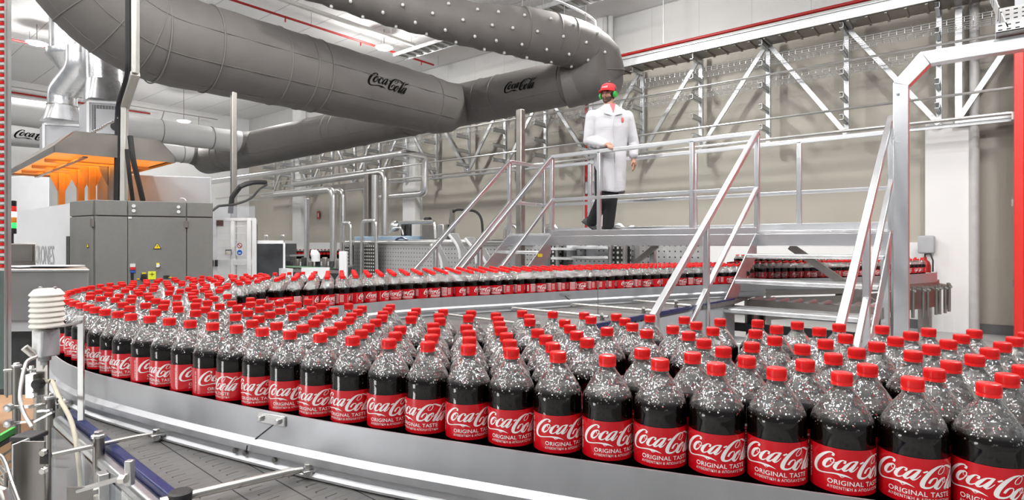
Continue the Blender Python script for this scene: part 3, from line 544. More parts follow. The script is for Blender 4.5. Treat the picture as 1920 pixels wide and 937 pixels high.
# everything farther: one object
def join_far(pts):
    parts = [(MB().lathe(SHELL[3:], 16, cap=False), 0), (MB().lathe(COLA, 12, cap=False), 1), (MB().lathe(CAP[1:], 16, cap=False), 2), (label_mesh(20, 3), 3)]
    V, Fq, Mi = [], [], []
    for m, k in parts:
        n = len(V); V += [tuple(v) for v in m.v]; Fq += [tuple(n+i for i in f) for f in m.f]; Mi += [k+q for q in m.m]
    V = np.array(V); nv = len(V); org = c2w(.4, 5.0, BELT); allv = []; allf = []; allm = []
    for i, (x, z) in enumerate(pts):
        loc = c2w(x, z, BELT); a = math.atan2(-loc.y, -loc.x)+rr.choice([0, .2, -.3, .5, 1.9, 2.6, 3.0, -2.6, rr.uniform(-3, 3)])
        c, s = math.cos(a), math.sin(a)
        q = V.copy(); q[:, 0] = V[:, 0]*c-V[:, 1]*s+loc.x-org.x; q[:, 1] = V[:, 0]*s+V[:, 1]*c+loc.y-org.y
        allv.append(q); allf += [tuple(i*nv+k for k in f) for f in Fq]; allm += Mi
    me = bpy.data.meshes.new('distant_cola_bottles'); me.from_pydata(np.vstack(allv).tolist(), [], allf)
    me.polygons.foreach_set('material_index', allm); me.polygons.foreach_set('use_smooth', [True]*len(allf)); me.update()
    for q in (M_pet, M_cola, M_cap, M_label, M_lettr, M_ink): me.materials.append(q)
    try: me.set_sharp_from_angle(angle=R(50))
    except Exception: pass
    o = bpy.data.objects.new('distant_cola_bottles', me); COL.objects.link(o); o.location = org
    tag(o, 'crowd of red-capped cola bottles on the far conveyor passing under the platform', 'bottles', None, 'stuff')
join_far(far)
# ---------------------------------------------------------------- platform with its stairs
ZD, YF, YB, XA, XB, XC, XE = 1.736, 6.1, 6.9, -5.03, -4.32, -1.78, -.64
M_tread = mat('chequer_plate', (.80, .81, .82), 1, .38, .03, 10, bump=.22, bscale=45, stretch=(1, 2.2, 1))
pf = thing('platform', 'raised aluminium walkway platform with square tube railings over the conveyor', 'platform', (-2.9, 6.5, 0))
MB().box((XA, YF, ZD-.03), (XE, YB, ZD)).obj('deck', M_tread, pf, bev=.004)
m = MB().box((XA, YF-.03, ZD-.155), (XE, YF, ZD-.032)); m.obj('front_beam', M_alu, pf, bev=.005)
MB().box((XB, YF-.025, ZD-.03), (XC, YF, ZD+.035)).obj('kick_plate', M_alu, pf, bev=.003)
MB().box((XA, YB, ZD-.155), (XE, YB+.03, ZD-.03)).obj('back_beam', M_alu, pf, bev=.005)
MB().box((XA, YB-.01, ZD), (XE, YB+.005, ZD+.09)).obj('kick_plate', M_alu, pf, bev=.003)
S = .024
def post(x, y, z0, z1, par, nm='railing_post'): MB().box((x-S, y-S, z0), (x+S, y+S, z1)).obj(nm, M_alu, par, bev=.006)
for x in (XB, -3.62, -2.46, XC): post(x, YF, ZD-.02, 2.72, pf)
post(XA, YF, ZD-.02, 2.72, pf)
for x in (XA, -4.24, -2.74, -1.57, XE): post(x, YB, ZD-.02, 2.72, pf)
post(XE, YF, ZD-.02, 2.72, pf)
for y, xa, xb in ((YF, XB, XC), (YB, XA, XE)):
    MB().box((xa-S, y-S, 2.70), (xb+S, y+S, 2.748)).obj('handrail', M_alu, pf, bev=.006)
    MB().box((xa, y-.018, 2.145), (xb, y+.018, 2.185)).obj('mid_rail', M_alu, pf, bev=.005)
for x in (XA, XE):
    for z, nm in ((2.724, 'handrail'), (2.165, 'mid_rail')):
        MB().box((x-S, YF, z-.022), (x+S, YB, z+.022)).obj(nm, M_alu, pf, bev=.006)
for x, y in ((XA+.05, YB), (-3.3, YB), (XE-.05, YB), (XE-.05, YF+.05), (XA+.05, YF+.05)):
    MB().box((x-.035, y-.035, 0), (x+.035, y+.035, ZD-.03)).obj('leg', M_alu, pf, bev=.006)
MB().bar((-3.2, YB-.1, ZD-.16), (-4.1, YB-.1, .9), .06, .06).obj('brace', M_dsteel, pf)
MB().bar((-1.6, YB-.25, ZD-.16), (-.75, YB-.25, .95), .06, .07).obj('brace', M_dsteel, pf)
def stair(name_label, xa, xb, slope, run, nsteps, yend):
    st = thing('stairs', name_label, 'stairs', ((xa+xb)/2, YF-1, 0))
    y0 = YF-.03; fl = y0-(ZD-.05)/slope
    for x in (xa, xb):
        sx = .02 if x == xa else -.02
        MB().prism([(x-.006, y0, ZD-.02), (x-.006, y0, ZD-.26), (x-.006, fl+.10, 0), (x-.006, fl-.16, 0)], (.012, 0, 0)).obj('stringer', M_alu, st, bev=.003)
        ye = yend; dz = (y0-ye)*slope
        MB().bar((x, y0+.02, 2.722), (x, ye, 2.722-dz), .048, .048).obj('handrail', M_alu, st, bev=.006)
        MB().bar((x, y0+.02, 2.165), (x, ye, 2.165-dz), .040, .040).obj('mid_rail', M_alu, st, bev=.006)
        for yy in (y0-1.35, ye+.04):
            zz = ZD-(y0-yy)*slope; post(x, yy, max(0, zz-.18), zz+.97, st)
    for i in range(1, nsteps+1):
        z = ZD-i*run*slope; y = y0-(i-1)*run
        if z < .1: break
        MB().box((xa+.01, y-run-.02, z-.035), (xb-.01, y-.005, z)).obj('tread', M_tread, st, bev=.006)
    return st
stair('wide aluminium stairs with chequer plate treads at the right of the platform', XC, XE, .69, .335, 7, 3.72)
sl = stair('narrow aluminium stairs with handrails descending at the left of the platform', XA, XB, .845, .27, 8, 4.35)
MB().box((XB+.008, YF-.32, ZD-.30), (XB+.011, YF-.23, ZD-.26)).obj('warning_sticker', M_yellow, sl)
# gooseneck cable duct at the right end
g0 = W(1690, 640, 4.95); gx, gy = g0.x, g0.y
gz = W(1690, 160, 4.95).z; gz2 = W(1716, 122, 4.9).z
gd = thing('cable_post', 'tall square metal cable post with angled top at the right of the stairs', 'post', (gx, gy, 0))
def sq(x, z, tx_, tz_, w=.055): return [Vector((x+sx*tx_*w, gy+sy*w, z+sx*tz_*w)) for sx, sy in ((-1, -1), (1, -1), (1, 1), (-1, 1))]
MB().loft([sq(gx, 0, 1, 0), sq(gx, gz, 1, -.38)]).obj('post', M_alu, gd, bev=.004)
MB().loft([sq(gx, gz, 1, -.38), sq(gx+.17, gz+.19, .60, -1)]).obj('elbow', M_alu, gd, bev=.004)
MB().loft([sq(gx+.17, gz+.19, .60, -1), sq(gx+1.4, gz+.19, 0, -1)]).obj('arm', M_alu, gd, bev=.004)
MB().lathe([(.012, 0), (.012, .02), (.006, .026)], 10, (gx-.02, gy-.056, gz-.08), (0, -1, 0)).obj('eye_bolt', M_steel, gd)
M_perf = grid_lines(mat('slotted_tray_metal', (.72, .72, .72), .3, .45), (.72, .72, .72), (.72, .72, .72), 1, 1, 0)
N, L, p_ = nodes_of(M_perf)
def perforate(m, sx, sz, fx, fz, col, hole=(.01, .01, .01), axes=('X', 'Z')):     # dark holes in a regular grid
    N, L, p = nodes_of(m); tc = N.new('ShaderNodeTexCoord'); q = N.new('ShaderNodeSeparateXYZ'); L.new(tc.outputs['Object'], q.inputs[0])
    def mth(op, a, b):
        o = N.new('ShaderNodeMath'); o.operation = op
        for i, v in enumerate((a, b)):
            if isinstance(v, (int, float)): o.inputs[i].default_value = v
            elif v is not None: L.new(v, o.inputs[i])
        return o.outputs[0]
    a = mth('LESS_THAN', mth('ABSOLUTE', mth('SUBTRACT', mth('FRACT', mth('DIVIDE', q.outputs[axes[0]], sx), None), .5), None), fx/2)
    b = mth('LESS_THAN', mth('ABSOLUTE', mth('SUBTRACT', mth('FRACT', mth('DIVIDE', q.outputs[axes[1]], sz), None), .5), None), fz/2)
    h = mth('MULTIPLY', a, b); mx = N.new('ShaderNodeMixRGB'); L.new(h, mx.inputs[0]); mx.inputs[1].default_value = (*col, 1); mx.inputs[2].default_value = (*hole, 1)
    L.new(mx.outputs[0], p.inputs['Base Color'])
    mm = mth('SUBTRACT', 1.0, h); m2 = mth('MULTIPLY', mm, p.inputs['Metallic'].default_value); L.new(m2, p.inputs['Metallic']); return m
perforate(M_perf, .05, .034, .5, .3, (.70, .70, .70))
tz = gz+.26; tx = gx+.62
pt = thing('perforated_tray', 'slotted metal cable tray end hanging over the square cable arm at top right', 'cable tray', (tx+.4, gy, tz))
MB().box((tx, gy-.16, tz), (tx+1.2, gy+.16, tz+.006)).obj('tray_bottom', M_perf, pt)
MB().box((tx, gy-.16, tz), (tx+1.2, gy-.154, tz+.07)).obj('side_flange', M_perf, pt)
MB().box((tx, gy+.154, tz), (tx+1.2, gy+.16, tz+.28)).obj('side_flange', M_perf, pt)
MB().obox((tx+.10, gy-.05, tz+.03), (.05, .02, .015), (-.02, .06, .02), (0, -.001, .003)).obj('loose_plate', M_perf, pt)
MB().obox((tx+.02, gy, tz+.19), (.004, 0, 0), (0, .16, 0), (-.05, 0, .16)).obj('end_flange', M_perf, pt)
MB().obox((tx+.5, gy-.16, tz+.36), (.62, 0, 0), (0, .003, 0), (0, 0, .05)).obj('upper_flange', M_perf, pt)
# red enclosure and services at the right end of the wall
M_rdoor = mat('glossy_red_door', (.70, .028, .02), 0, .35, .03, 2)
e = W(1904, 640, 9.3)
rd = thing('red_door', 'tall red industrial door frame at the right edge of the picture', 'door', (e.x+1, e.y, 0))
MB().box((e.x, e.y-.06, 0), (e.x+2.2, e.y+.06, 5.22)).obj('door_leaf', M_rdoor, rd, bev=.01)
MB().box((e.x-.03, e.y-.075, 5.23), (e.x+2.2, e.y+.075, 5.36)).obj('top_channel', M_white, rd, bev=.01)
MB().box((e.x-.02, e.y-.08, 0), (e.x+.10, e.y+.08, 5.2)).obj('side_post', M_rdoor, rd, bev=.01)
for z in (.9, 2.2, 3.6): MB().box((e.x-.05, e.y-.03, z), (e.x-.02, e.y+.03, z+.12)).obj('hinge', M_dsteel, rd)
MB().box((e.x-.01, e.y-.05, 5.37), (e.x+2.2, e.y+.05, ZC)).obj('wall_right_panel', mat('pale_panel', (.60, .62, .66), 0, .5), kind='structure')
q = atY(1827, 500, 13.05); MB().tube([(q.x, q.y, .02), (q.x, q.y, 7.4)], .075, 14).obj('downpipe', mat('pvc_grey', (.50, .49, .48), 0, .4), label='grey vertical downpipe on the back wall between pillar and red door', cat='pipe')
for k, px in enumerate((1135, 1145)):
    q = atY(px, 100, 13.1); MB().tube([(q.x, q.y, 6.2), (q.x, q.y, 7.44)], .07, 12).obj('vent_pipe', mat('pvc_pale', (.62, .62, .61), 0, .4), label=('left', 'right')[k]+' of two short grey pipes at the ceiling corner above the elbow duct', cat='pipe')
q = atY(1100, 400, 12.98); MB().tube([(q.x-.02, 12.98, .3), (q.x-.02, 12.98, 6.2)], .04, 10).obj('red_standpipe', M_red, label='vertical red pipe on the back wall just left of the standing person', cat='pipe')
bx = thing('switch_box', 'small grey switch box with conduits on the pillar behind the person', 'box', atY(1108, 350, 13.0))
q = atY(1108, 352, 13.0); MB().box((q.x-.12, q.y-.10, q.z-.16), (q.x+.12, q.y+.02, q.z+.16)).obj('case', M_mgrey, bx, bev=.01)
for s in (-.05, .05): MB().tube([(q.x+s, q.y-.03, q.z+.16), (q.x+s, q.y-.03, q.z+.75)], .012, 8).obj('conduit', M_galv, bx)
q = atY(1108, 408, 13.02); sgn = thing('notice_board', 'white notice with pale blue lines on the pillar behind the feet of the person', 'notice', q)
MB().box((q.x-.17, q.y-.02, q.z-.27), (q.x+.17, q.y+.01, q.z+.27)).obj('board', M_white, sgn, bev=.006)
for i in range(3): MB().box((q.x-.10, q.y-.024, q.z-.12+i*.11), (q.x+.16, q.y-.021, q.z-.07+i*.11)).obj('blue_line', mat('pale_blue_print', (.20, .50, .70), 0, .5), sgn)
q = atY(1741, 462, 13.0); MB().box((q.x-.16, q.y-.08, q.z-.13), (q.x+.10, q.y+.02, q.z+.20)).obj('junction_box', M_mgrey, label='grey rounded junction box on the wall left of the right pillar', cat='box', bev=.03)
q = atY(1737, 510, 12.75); ex = thing('fire_extinguisher', 'red fire extinguisher with white label at the left foot of the right pillar', 'fire extinguisher', (q.x-.02, q.y, .9))
MB().lathe([(.01, .0), (.085, .0), (.09, .03), (.09, .42), (.07, .49), (.03, .53), (.025, .58)], 18, (q.x-.02, q.y, .78)).obj('cylinder', M_red, ex)
MB().lathe([(.0915, .12), (.0915, .30)], 18, (q.x-.02, q.y, .78), cap=False).obj('paper_label', M_white, ex)
MB().tube([(q.x-.02, q.y, 1.36), (q.x-.02, q.y-.02, 1.41), (q.x+.06, q.y-.06, 1.42), (q.x+.10, q.y-.10, 1.30), (q.x+.10, q.y-.12, 1.1)], .014, 8).obj('hose', M_black, ex)
MB().box((q.x-.12, q.y-.10, 0), (q.x+.08, q.y+.1, .78)).obj('wall_bracket', M_dsteel, ex)
# ---------------------------------------------------------------- the person on the platform
PZ = 7.2
def PP(px, py, dz=0.0):                    # a point of the figure; dz: metres towards the viewer
    a = (px-960)/F; z = PZ-dz; w = W(px, py, PZ); v = Vector((SN, -CS, 0))
    return w+v*dz
foot = c2w((1140-960)/F*PZ, PZ, ZD)
pers = thing('person', 'person in white coat, red cap and green ear muffs walking on the platform', 'person', foot)
M_skin = mat('skin', (.46, .24, .17), 0, .5, .05, 12); M_coat = mat('white_work_coat', (.58, .58, .61), 0, .8, .02, 6, bump=.8, bscale=6)
M_trous = mat('black_trousers', (.012, .012, .014), 0, .8); M_shoe = mat('black_shoe', (.02, .02, .02), 0, .5); M_hair = mat('dark_hair', (.03, .02, .015), 0, .7)
M_rcap = mat('red_cap_cloth', (.62, .02, .03), 0, .7); M_muff = mat('green_ear_muff', (.03, .40, .06), 0, .4); M_shirt = mat('coral_shirt', (.70, .12, .13), 0, .7)
def blob(name, m, matl, vox, parent, smooth=2):
    o = m.obj(name, matl, parent)
    r = o.modifiers.new('skin', 'REMESH'); r.mode = 'VOXEL'; r.voxel_size = vox; r.use_smooth_shade = True
    if smooth: s = o.modifiers.new('soft', 'SMOOTH'); s.iterations = smooth; s.factor = .5
    return o
def limb(m, pts, rs, n=14):
    P = [Vector(p) for p in pts]; path, rad = [], []
    for i in range(len(P)-1):
        for t in range(4): path.append(P[i].lerp(P[i+1], t/4)); rad.append(rs[i]*(1-t/4)+rs[i+1]*t/4)
    path.append(P[-1]); rad.append(rs[-1]); m.tube(path, rad, n)
    for p, r in zip(P, rs): m.ball(p, r, n, 8)
RT = Vector((CS, SN, 0)); FW = Vector((SN, -CS, 0)); UP = Vector((0, 0, 1))        # picture right, towards the viewer, up
hd = PP(1140, 178)                          # centre of the head
gz_ = (FW*.80-RT*.60).normalized(); gs_ = Vector((-gz_.y, gz_.x, 0))               # where the face points, and its left side
def HP(f, s, u): return hd+gz_*f+gs_*s+UP*u
body = MB()
# head: skull, jaw, nose, ears, neck
body.ball(HP(-.012, 0, .03), 1, 18, 14, (.082, .082, .098)); body.ball(HP(.022, 0, -.030), 1, 16, 12, (.060, .060, .078)); body.ball(HP(.048, 0, -.078), 1, 12, 8, (.030, .030, .028))
body.ball(HP(.055, 0, .022), 1, 12, 8, (.035, .05, .02)); body.tube([HP(.080, 0, .012), HP(.098, 0, -.022), HP(.088, 0, -.034)], [.009, .014, .012], 8)
body.ball(HP(.083, 0, -.055), .014, 8, 6, (1, 1.5, .7))
for s in (-1, 1):
    body.ball(HP(-.002, .078*s, -.005), .026, 8, 6, (.8, .5, 1.3)); body.ball(HP(.066, .032*s, -.018), .020, 8, 6)
limb(body, [HP(-.01, 0, -.04), PP(1142, 212)], [.058, .066]); limb(body, [PP(1142, 205), PP(1143, 225)], [.07, .10])
# trunk and legs
SHL, SHR = PP(1112, 220, .02), PP(1176, 219, -.03)
HIPL, HIPR = PP(1131, 308), PP(1153, 308)
limb(body, [PP(1143, 228), PP(1143, 265), PP(1143, 305)], [.13, .135, .14]); limb(body, [SHL, PP(1143, 225), SHR], [.07, .09, .07])
KL, AL = PP(1128, 378, .02), PP(1113, 418, -.16)          # trailing leg, heel lifted
KR, AR = PP(1143, 372, .06), PP(1140, 424, .02)           # standing leg
limb(body, [HIPL, KL, AL], [.095, .062, .045]); limb(body, [HIPR, KR, AR], [.095, .064, .048])
# arms: near hand on the rail, other arm hanging
_a = (1140-960)/F; _t = YF/(SN*_a+CS); RP = c2w(_a*_t, _t, 2.748)          # where the hand rests on the rail
EL, HL = PP(1106, 264, .02), RP-FW*.050-RT*.015+UP*.046
ER, HR = PP(1187, 268, -.05), PP(1187, 298, .02)
limb(body, [SHL, EL, HL], [.055, .043, .030]); limb(body, [SHR, ER, HR], [.055, .043, .030])
def hand(root, d, dn, side, curl):          # d: along the hand, dn: palm side, side: towards the little finger
    d, dn, side = d.normalized(), dn.normalized(), side.normalized()
    limb(body, [root, root+d*.035, root+d*.075], [.028, .034, .034], 10); body.ball(root+d*.055+side*.012, .032, 10, 7); body.ball(root+d*.055-side*.012, .032, 10, 7)
    for i, (ln, off) in enumerate(((.068, -.033), (.078, -.011), (.072, .011), (.056, .032))):
        p0 = root+d*.085+side*off; p1 = p0+(d*math.cos(curl*.6)+dn*math.sin(curl*.6))*ln*.45
        p2 = p1+(d*math.cos(curl*1.4)+dn*math.sin(curl*1.4))*ln*.32; p3 = p2+(d*math.cos(curl*2)+dn*math.sin(curl*2))*ln*.26
        body.tube([root+d*.05+side*off*.8, p0, p1, p2, p3], [.010, .0105, .0095, .0088, .007], 8); body.ball(p3, .0075, 8, 6)
    t0 = root+d*.03-side*.03; t1 = t0+(d*.6-side*.5+dn*.25)*.05; t2 = t1+(d*.9+dn*.4)*.035
    body.tube([root+d*.02-side*.02, t0, t1, t2], [.014, .0135, .0115, .0085], 8); body.ball(t2, .009, 8, 6)
railp = PP(1150, 281, .27)
hand(HL, (FW*.92+RT*.30-UP*.12), -UP, -RT*.95+FW*.28, .80)
hand(HR, (-UP*1.0+RT*.06+FW*.12), (-RT*.6+FW*.5), -FW*.5+RT*.3, .35)
blob('body', body, M_skin, .0055, pers, 2)
# trousers
tr = MB()
limb(tr, [HIPL+UP*.02, KL, AL+UP*.02], [.115, .088, .072]); limb(tr, [HIPR+UP*.02, KR, AR+UP*.01], [.115, .09, .074]); limb(tr, [HIPL+UP*.08, HIPR+UP*.08], [.12, .12])
blob('trousers', tr, M_trous, .010, pers, 3)
def shoe(ank, d, tilt):
    d = d.normalized(); toe = (d*math.cos(tilt)-UP*math.sin(tilt)); u = (UP*math.cos(tilt)+d*math.sin(tilt)); s = toe.cross(u)
    m = MB(); rings = []
    for t, w, h in ((-.085, .026, .05), (-.07, .034, .085), (-.02, .036, .10), (.03, .037, .085), (.08, .043, .058), (.13, .045, .046), (.165, .036, .036), (.18, .018, .022)):
        b = ank-u*.085+toe*t; rings.append([b+s*w*math.cos(a)*1.0+u*(max(0, math.sin(a))*h + min(0, math.sin(a))*.004) for a in [2*math.pi*k/16 for k in range(16)]])
    m.loft(rings); sh = m.obj('shoe', M_shoe, pers)
    m = MB(); rings = []
    for t, w in ((-.09, .024), (-.07, .036), (.0, .038), (.08, .046), (.14, .046), (.175, .032), (.186, .012)):
        b = ank-u*.097+toe*t; rings.append([b+s*w-u*.0, b+s*w+u*.018, b-s*w+u*.018, b-s*w])
    m.loft(rings); so = m.obj('sole', M_black, pers); so.parent = sh; so.location = (0, 0, 0)
    m = MB()
    for i in range(4):
        b = ank-u*.085+toe*(.02+.022*i)+u*(.092-.011*i); m.tube([b-s*.024, b+u*.006, b+s*.024], .0035, 6)
    la = m.obj('laces', mat('grey_laces', (.10, .10, .10), 0, .7), pers); la.parent = sh
AR2 = Vector((AR.x, AR.y, ZD+.098)); shoe(AR2, RT*.94+FW*.34, 0.0)
AL2 = Vector((AL.x, AL.y, ZD+.17)); shoe(AL2, RT*.94+FW*.34, .62)
# coat: long, open at the neck
co = MB(); rings = []
for py, xl, xr, dp, sh_ in ((197, 1131, 1156, .075, 0), (203, 1123, 1164, .095, 0), (210, 1109, 1177, .115, 0), (221, 1103, 1183, .132, 0), (240, 1107, 1180, .145, 0), (262, 1111, 1176, .14, 0), (285, 1113, 1174, .14, 0), (310, 1114, 1174, .155, 0), (335, 1117, 1173, .165, .0), (361, 1121, 1172, .17, .0)):
    c = PP((xl+xr)/2, py); w = (xr-xl)/2/F*PZ
    rings.append([c+RT*w*math.copysign(abs(math.cos(a))**.85, math.cos(a))+FW*dp*math.copysign(abs(math.sin(a))**.85, math.sin(a))*(1+.05*math.sin(6*a+py*.06)*(py > 280))+UP*(.012*math.sin(3*a) if py > 350 else 0) for a in [2*math.pi*k/40 for k in range(40)]])
co.loft(rings)
limb(co, [SHL+UP*.0-RT*.01, EL-RT*.015, HL-(HL-EL).normalized()*.025], [.088, .074, .050]); limb(co, [SHR, ER+RT*.01, HR+UP*.05], [.088, .076, .060])
for k in range(3): co.ball(EL.lerp(HL, .15+.25*k)-UP*.03, .062-.006*k, 10, 7)
coat = blob('coat', co, M_coat, .009, pers, 3)
cf = HP(0, 0, 0)
def onfront(px, py, dp): return PP(px, py, dp)
m = MB()                                    # collar flaps, placket, pocket badge
for s, (xa, xb) in ((-1, (1134, 1143)), (1, (1160, 1149))):
    m.prism([onfront(xa+3*s, 198, .082), onfront(xb, 221, .140), onfront(xa+4*s, 217, .134), onfront(xa+3*s, 206, .104)], FW*.010)
m.obj('collar', M_coat, pers)
MB().prism([onfront(1141, 197, .082), onfront(1152, 197, .082), onfront(1147, 215, .128)], FW*.008).obj('shirt', M_shirt, pers)
MB().tube([onfront(1147, 230, .150), onfront(1148, 262, .148), onfront(1149, 300, .160), onfront(1150, 358, .178)], .0045, 6).obj('placket', mat('coat_seam', (.60, .60, .63), 0, .8), pers)
MB().ball(onfront(1163, 229, .125), .022, 10, 6, (1, .5, 1.6)).obj('red_emblem', M_shirt, pers)
# cap, hair, beard, ear muffs
cp = MB(); cp.lathe([(.098, .035), (.100, .06), (.096, .095), (.080, .125), (.05, .142), (.001, .147)], 24, HP(-.012, 0, .0), None)
br = []
for i in range(9):
    a = -1.15+2.3*i/8; br.append((HP(-.012+.094*math.cos(a), .094*math.sin(a), .047), HP(-.012+(.094+.078*math.cos(a*1.15)**.7 if abs(a*1.15) < 1.5 else .094)*math.cos(a), (.096+.035*math.cos(a))*math.sin(a), .034)))
cp.loft([[a, b, b-UP*.006, a-UP*.006] for a, b in br])
cap_o = cp.obj('cap', M_rcap, pers)
m = MB(); v, f = script2d(.085, 3); m.add([HP(-.012+math.sqrt(max(0, .0995**2-x*x))+.001-.25*max(0, y), x, .085+y) for x, y in v], f); lg = m.obj('cap_emblem', M_lettr, pers); lg.parent = cap_o; lg.location = (0, 0, 0)
m = MB(); m.ball(HP(-.022, 0, .012), 1, 18, 12, (.088, .088, .085)); blob('hair', m, M_hair, .008, pers, 1)
m = MB(); rings = []
for u in [-.046-.0075*i for i in range(9)]:
    k = math.sqrt(max(.02, 1-((u+.034)/.080)**2)); rings.append([HP(.022+.0645*k*math.cos(a_), .0635*k*math.sin(a_), u+.012*abs(math.sin(a_))**2*(u > -.07)) for a_ in [-1.75+3.5*i/20 for i in range(21)]])
m.loft(rings, cap=False, closed=False); m.ball(HP(.046, 0, -.084), 1, 12, 8, (.031, .031, .027)); m.tube([HP(.080, .026, -.052), HP(.0905, .012, -.042), HP(.0915, 0, -.040), HP(.0905, -.012, -.042), HP(.080, -.026, -.052)], .0055, 8)
m.obj('beard', mat('short_beard', (.095, .055, .040), 0, .85), pers)
m = MB(); m.ball(HP(.093, 0, -.051), .010, 8, 6, (1, 1.6, .55)); m.obj('lips', mat('lips', (.42, .16, .13), 0, .5), pers)
for s in (-1, 1):
    MB().ball(HP(.077, .032*s, .006), .010, 10, 8, (1, 1.3, .8)).obj('eye', mat('eye_white', (.35, .32, .30), 0, .3), pers)
    MB().ball(HP(.085, .032*s, .006), .0055, 8, 6).obj('iris', M_hair, pers)
    MB().tube([HP(.078, .018*s, .022), HP(.082, .032*s, .026), HP(.074, .048*s, .021)], .005, 6).obj('eyebrow', M_hair, pers)
for s in (-1, 1): MB().lathe([(.001, -.018), (.034, -.018), (.040, -.006), (.036, .016), (.001, .020)], 16, HP(-.004, .096*s, -.004), gs_*s).obj('ear_muff', M_muff, pers)
MB().tube([HP(-.004+.0, .11*math.cos(a), .0+.165*math.sin(a)) for a in [math.pi*i/16 for i in range(17)]], .007, 8).obj('muff_band', M_black, pers)
# ---------------------------------------------------------------- fabric air ducts
def ring(m, c, ax, r, tr=.012): 
    c = Vector(c); z = Vector(ax).normalized(); x = z.orthogonal().normalized(); y = z.cross(x)
    pts = [c+(x*math.cos(2*math.pi*k/40)+y*math.sin(2*math.pi*k/40))*r for k in range(41)]; m.tube(pts, tr, 6, False)
def on_tube(v2, f2, o, ax, side, r, m, ang0):   # lettering laid on a round duct: ax along, side = outward at ang0 = 0
    ax, side = Vector(ax), Vector(side); u = Vector((0, 0, 1))
    m.add([o+ax*x+(side*math.cos(ang0+y/r)+u*math.sin(ang0+y/r))*r for x, y in v2], f2)
def duct(path, rad, n=40): m = MB(); m.tube(path, rad, n); return m
DX, DZ, DR, CY, CZD = -9.6, 4.70, .66, 9.9, 4.90
EL = 1.36
d1 = thing('main_air_duct', 'large grey fabric air duct with black script crossing the upper left', 'air duct', (DX, 5, DZ-DR))
el = arc((DX, 3.55, DZ+EL), (0, 0, -1), (0, -1, 0), EL, 12)
MB().tube([Vector((DX, 3.8, DZ))]+el+[Vector((DX, 3.55-EL, DZ+1.7)), Vector((DX, 3.55-EL, 7.4))], DR+.03, 40).obj('elbow', M_fabric, d1)
ys = [3.55+.14*i for i in range(int((9.1-3.55)/.14)+1)]
path = [Vector((DX, y, DZ)) for y in ys]+[Vector((DX, 9.3, DZ+.03)), Vector((DX, 9.55, DZ+.12)), Vector((DX, 9.9, DZ+.2))]
def dr(y): return DR+.03-.075*max(0, y-3.55)/5.6
rad = [dr(y)+.005*math.sin(y*9) for y in ys]+[.575, .51, .47]
duct(path, rad).obj('tube', M_fabric, d1)
def y_of(px, X): a = (px-960)/F; return X/(CS*a-SN)*(SN*a+CS)
for px in (308, 407, 534, 584, 611, 819): m = MB(); y_ = y_of(px, DX+.4); ring(m, (DX, y_, DZ), (0, 1, 0), dr(y_)+.005, .011); m.obj('seam_ring', M_seam, d1)
for k in range(1, 6):
    a = math.pi/2*k/6; m = MB(); c = Vector((DX, 3.55, DZ+EL))+Vector((0, -math.sin(a), -math.cos(a)))*EL; ring(m, c, (0, math.cos(a), -math.sin(a)), (DR+.03)*1.005, .008); m.obj('seam_ring', M_seam, d1)
for ang in (-.55, .15, -1.3):
    m = MB(); sd_ = Vector((1, 0, 0)); pts = [Vector((DX+(dr(y)+.004)*math.cos(ang), y, DZ+(dr(y)+.004)*math.sin(ang))) for y in (3.55, 5, 7, 9.1)]
    q = [Vector((DX+(DR+.034)*math.cos(ang), 3.55-(EL-(DR+.034)*math.sin(ang))*math.sin(t), DZ+EL-(EL-(DR+.034)*math.sin(ang))*math.cos(t))) for t in [math.pi/2*i/10 for i in range(11)]]
    m.tube(q[::-1]+pts[1:], .0055, 6); m.obj('seam_line', M_seam, d1)
m = MB(); v, f = script2d(1.0, 7); y_ = y_of(727, DX+.6); on_tube(v, f, Vector((DX, y_, DZ)), (0, 1, 0), (1, 0, 0), dr(y_)+.010, m, .03); m.obj('script_logo', M_ink, d1)
d2 = thing('cross_air_duct', 'grey fabric air duct with black script running behind the main duct towards the back wall', 'air duct', (-9, CY, CZD-.5))
PD = [W(520, -62, 8.7), W(640, -22, 9.2), W(760, 18, 9.7), W(880, 46, 10.2), W(985, 62, 10.7), W(1060, 78, 11.1)]
pend = [W(1098, 93, 11.35), W(1122, 112, 11.5), W(1128, 132, 11.55), W(1108, 148, 11.6), W(1060, 160, 11.75)]
xs = [-6.3-.35*i for i in range(50)]
xs = [x for x in xs if x > -24.8]
path = [Vector((x, CY, CZD)) for x in xs]; rad = [min(.60, .455+.012*(-6.3-x)*.9) for x in xs]
path = [W(1060, 160, 11.75), Vector((-5.95, CY-.02, CZD))]+path; rad = [.45, .455]+rad
path[0] = Vector((-5.6, CY-.05, CZD+.02))
duct(path, rad).obj('tube', M_fabric, d2)
for x, nm in ((-6.6, 0), (-8.4, 0), (-8.9, 0), (-11.5, 0), (-13.6, 0), (-14.4, 0), (-14.8, 0), (-16.0, 0), (-20.6, 0), (-21.4, 0), (-21.9, 0)):
    m = MB(); ring(m, (x, CY, CZD), (1, 0, 0), min(.60, .455+.0108*(-6.3-x))+.004, .010); m.obj('seam_ring', M_seam, d2)
m = MB(); v, f = script2d(.86, 7); a_ = (976-960)/F; xx = (CY-.45)*(CS*a_-SN)/(SN*a_+CS)
on_tube(v, f, Vector((xx, CY, CZD)), (1, 0, 0), (0, -1, 0), .482, m, .02); m.obj('script_logo', M_ink, d2)
for s in (-.55,):
    m = MB(); m.tube([Vector((x, CY-(r+.002)*math.cos(s), CZD+(r+.002)*math.sin(s))) for x, r in zip(xs, [min(.60, .455+.0108*(-6.3-x)) for x in xs])], .006, 6); m.obj('seam_line', M_seam, d2)
for i in range(1, 4):
    pass
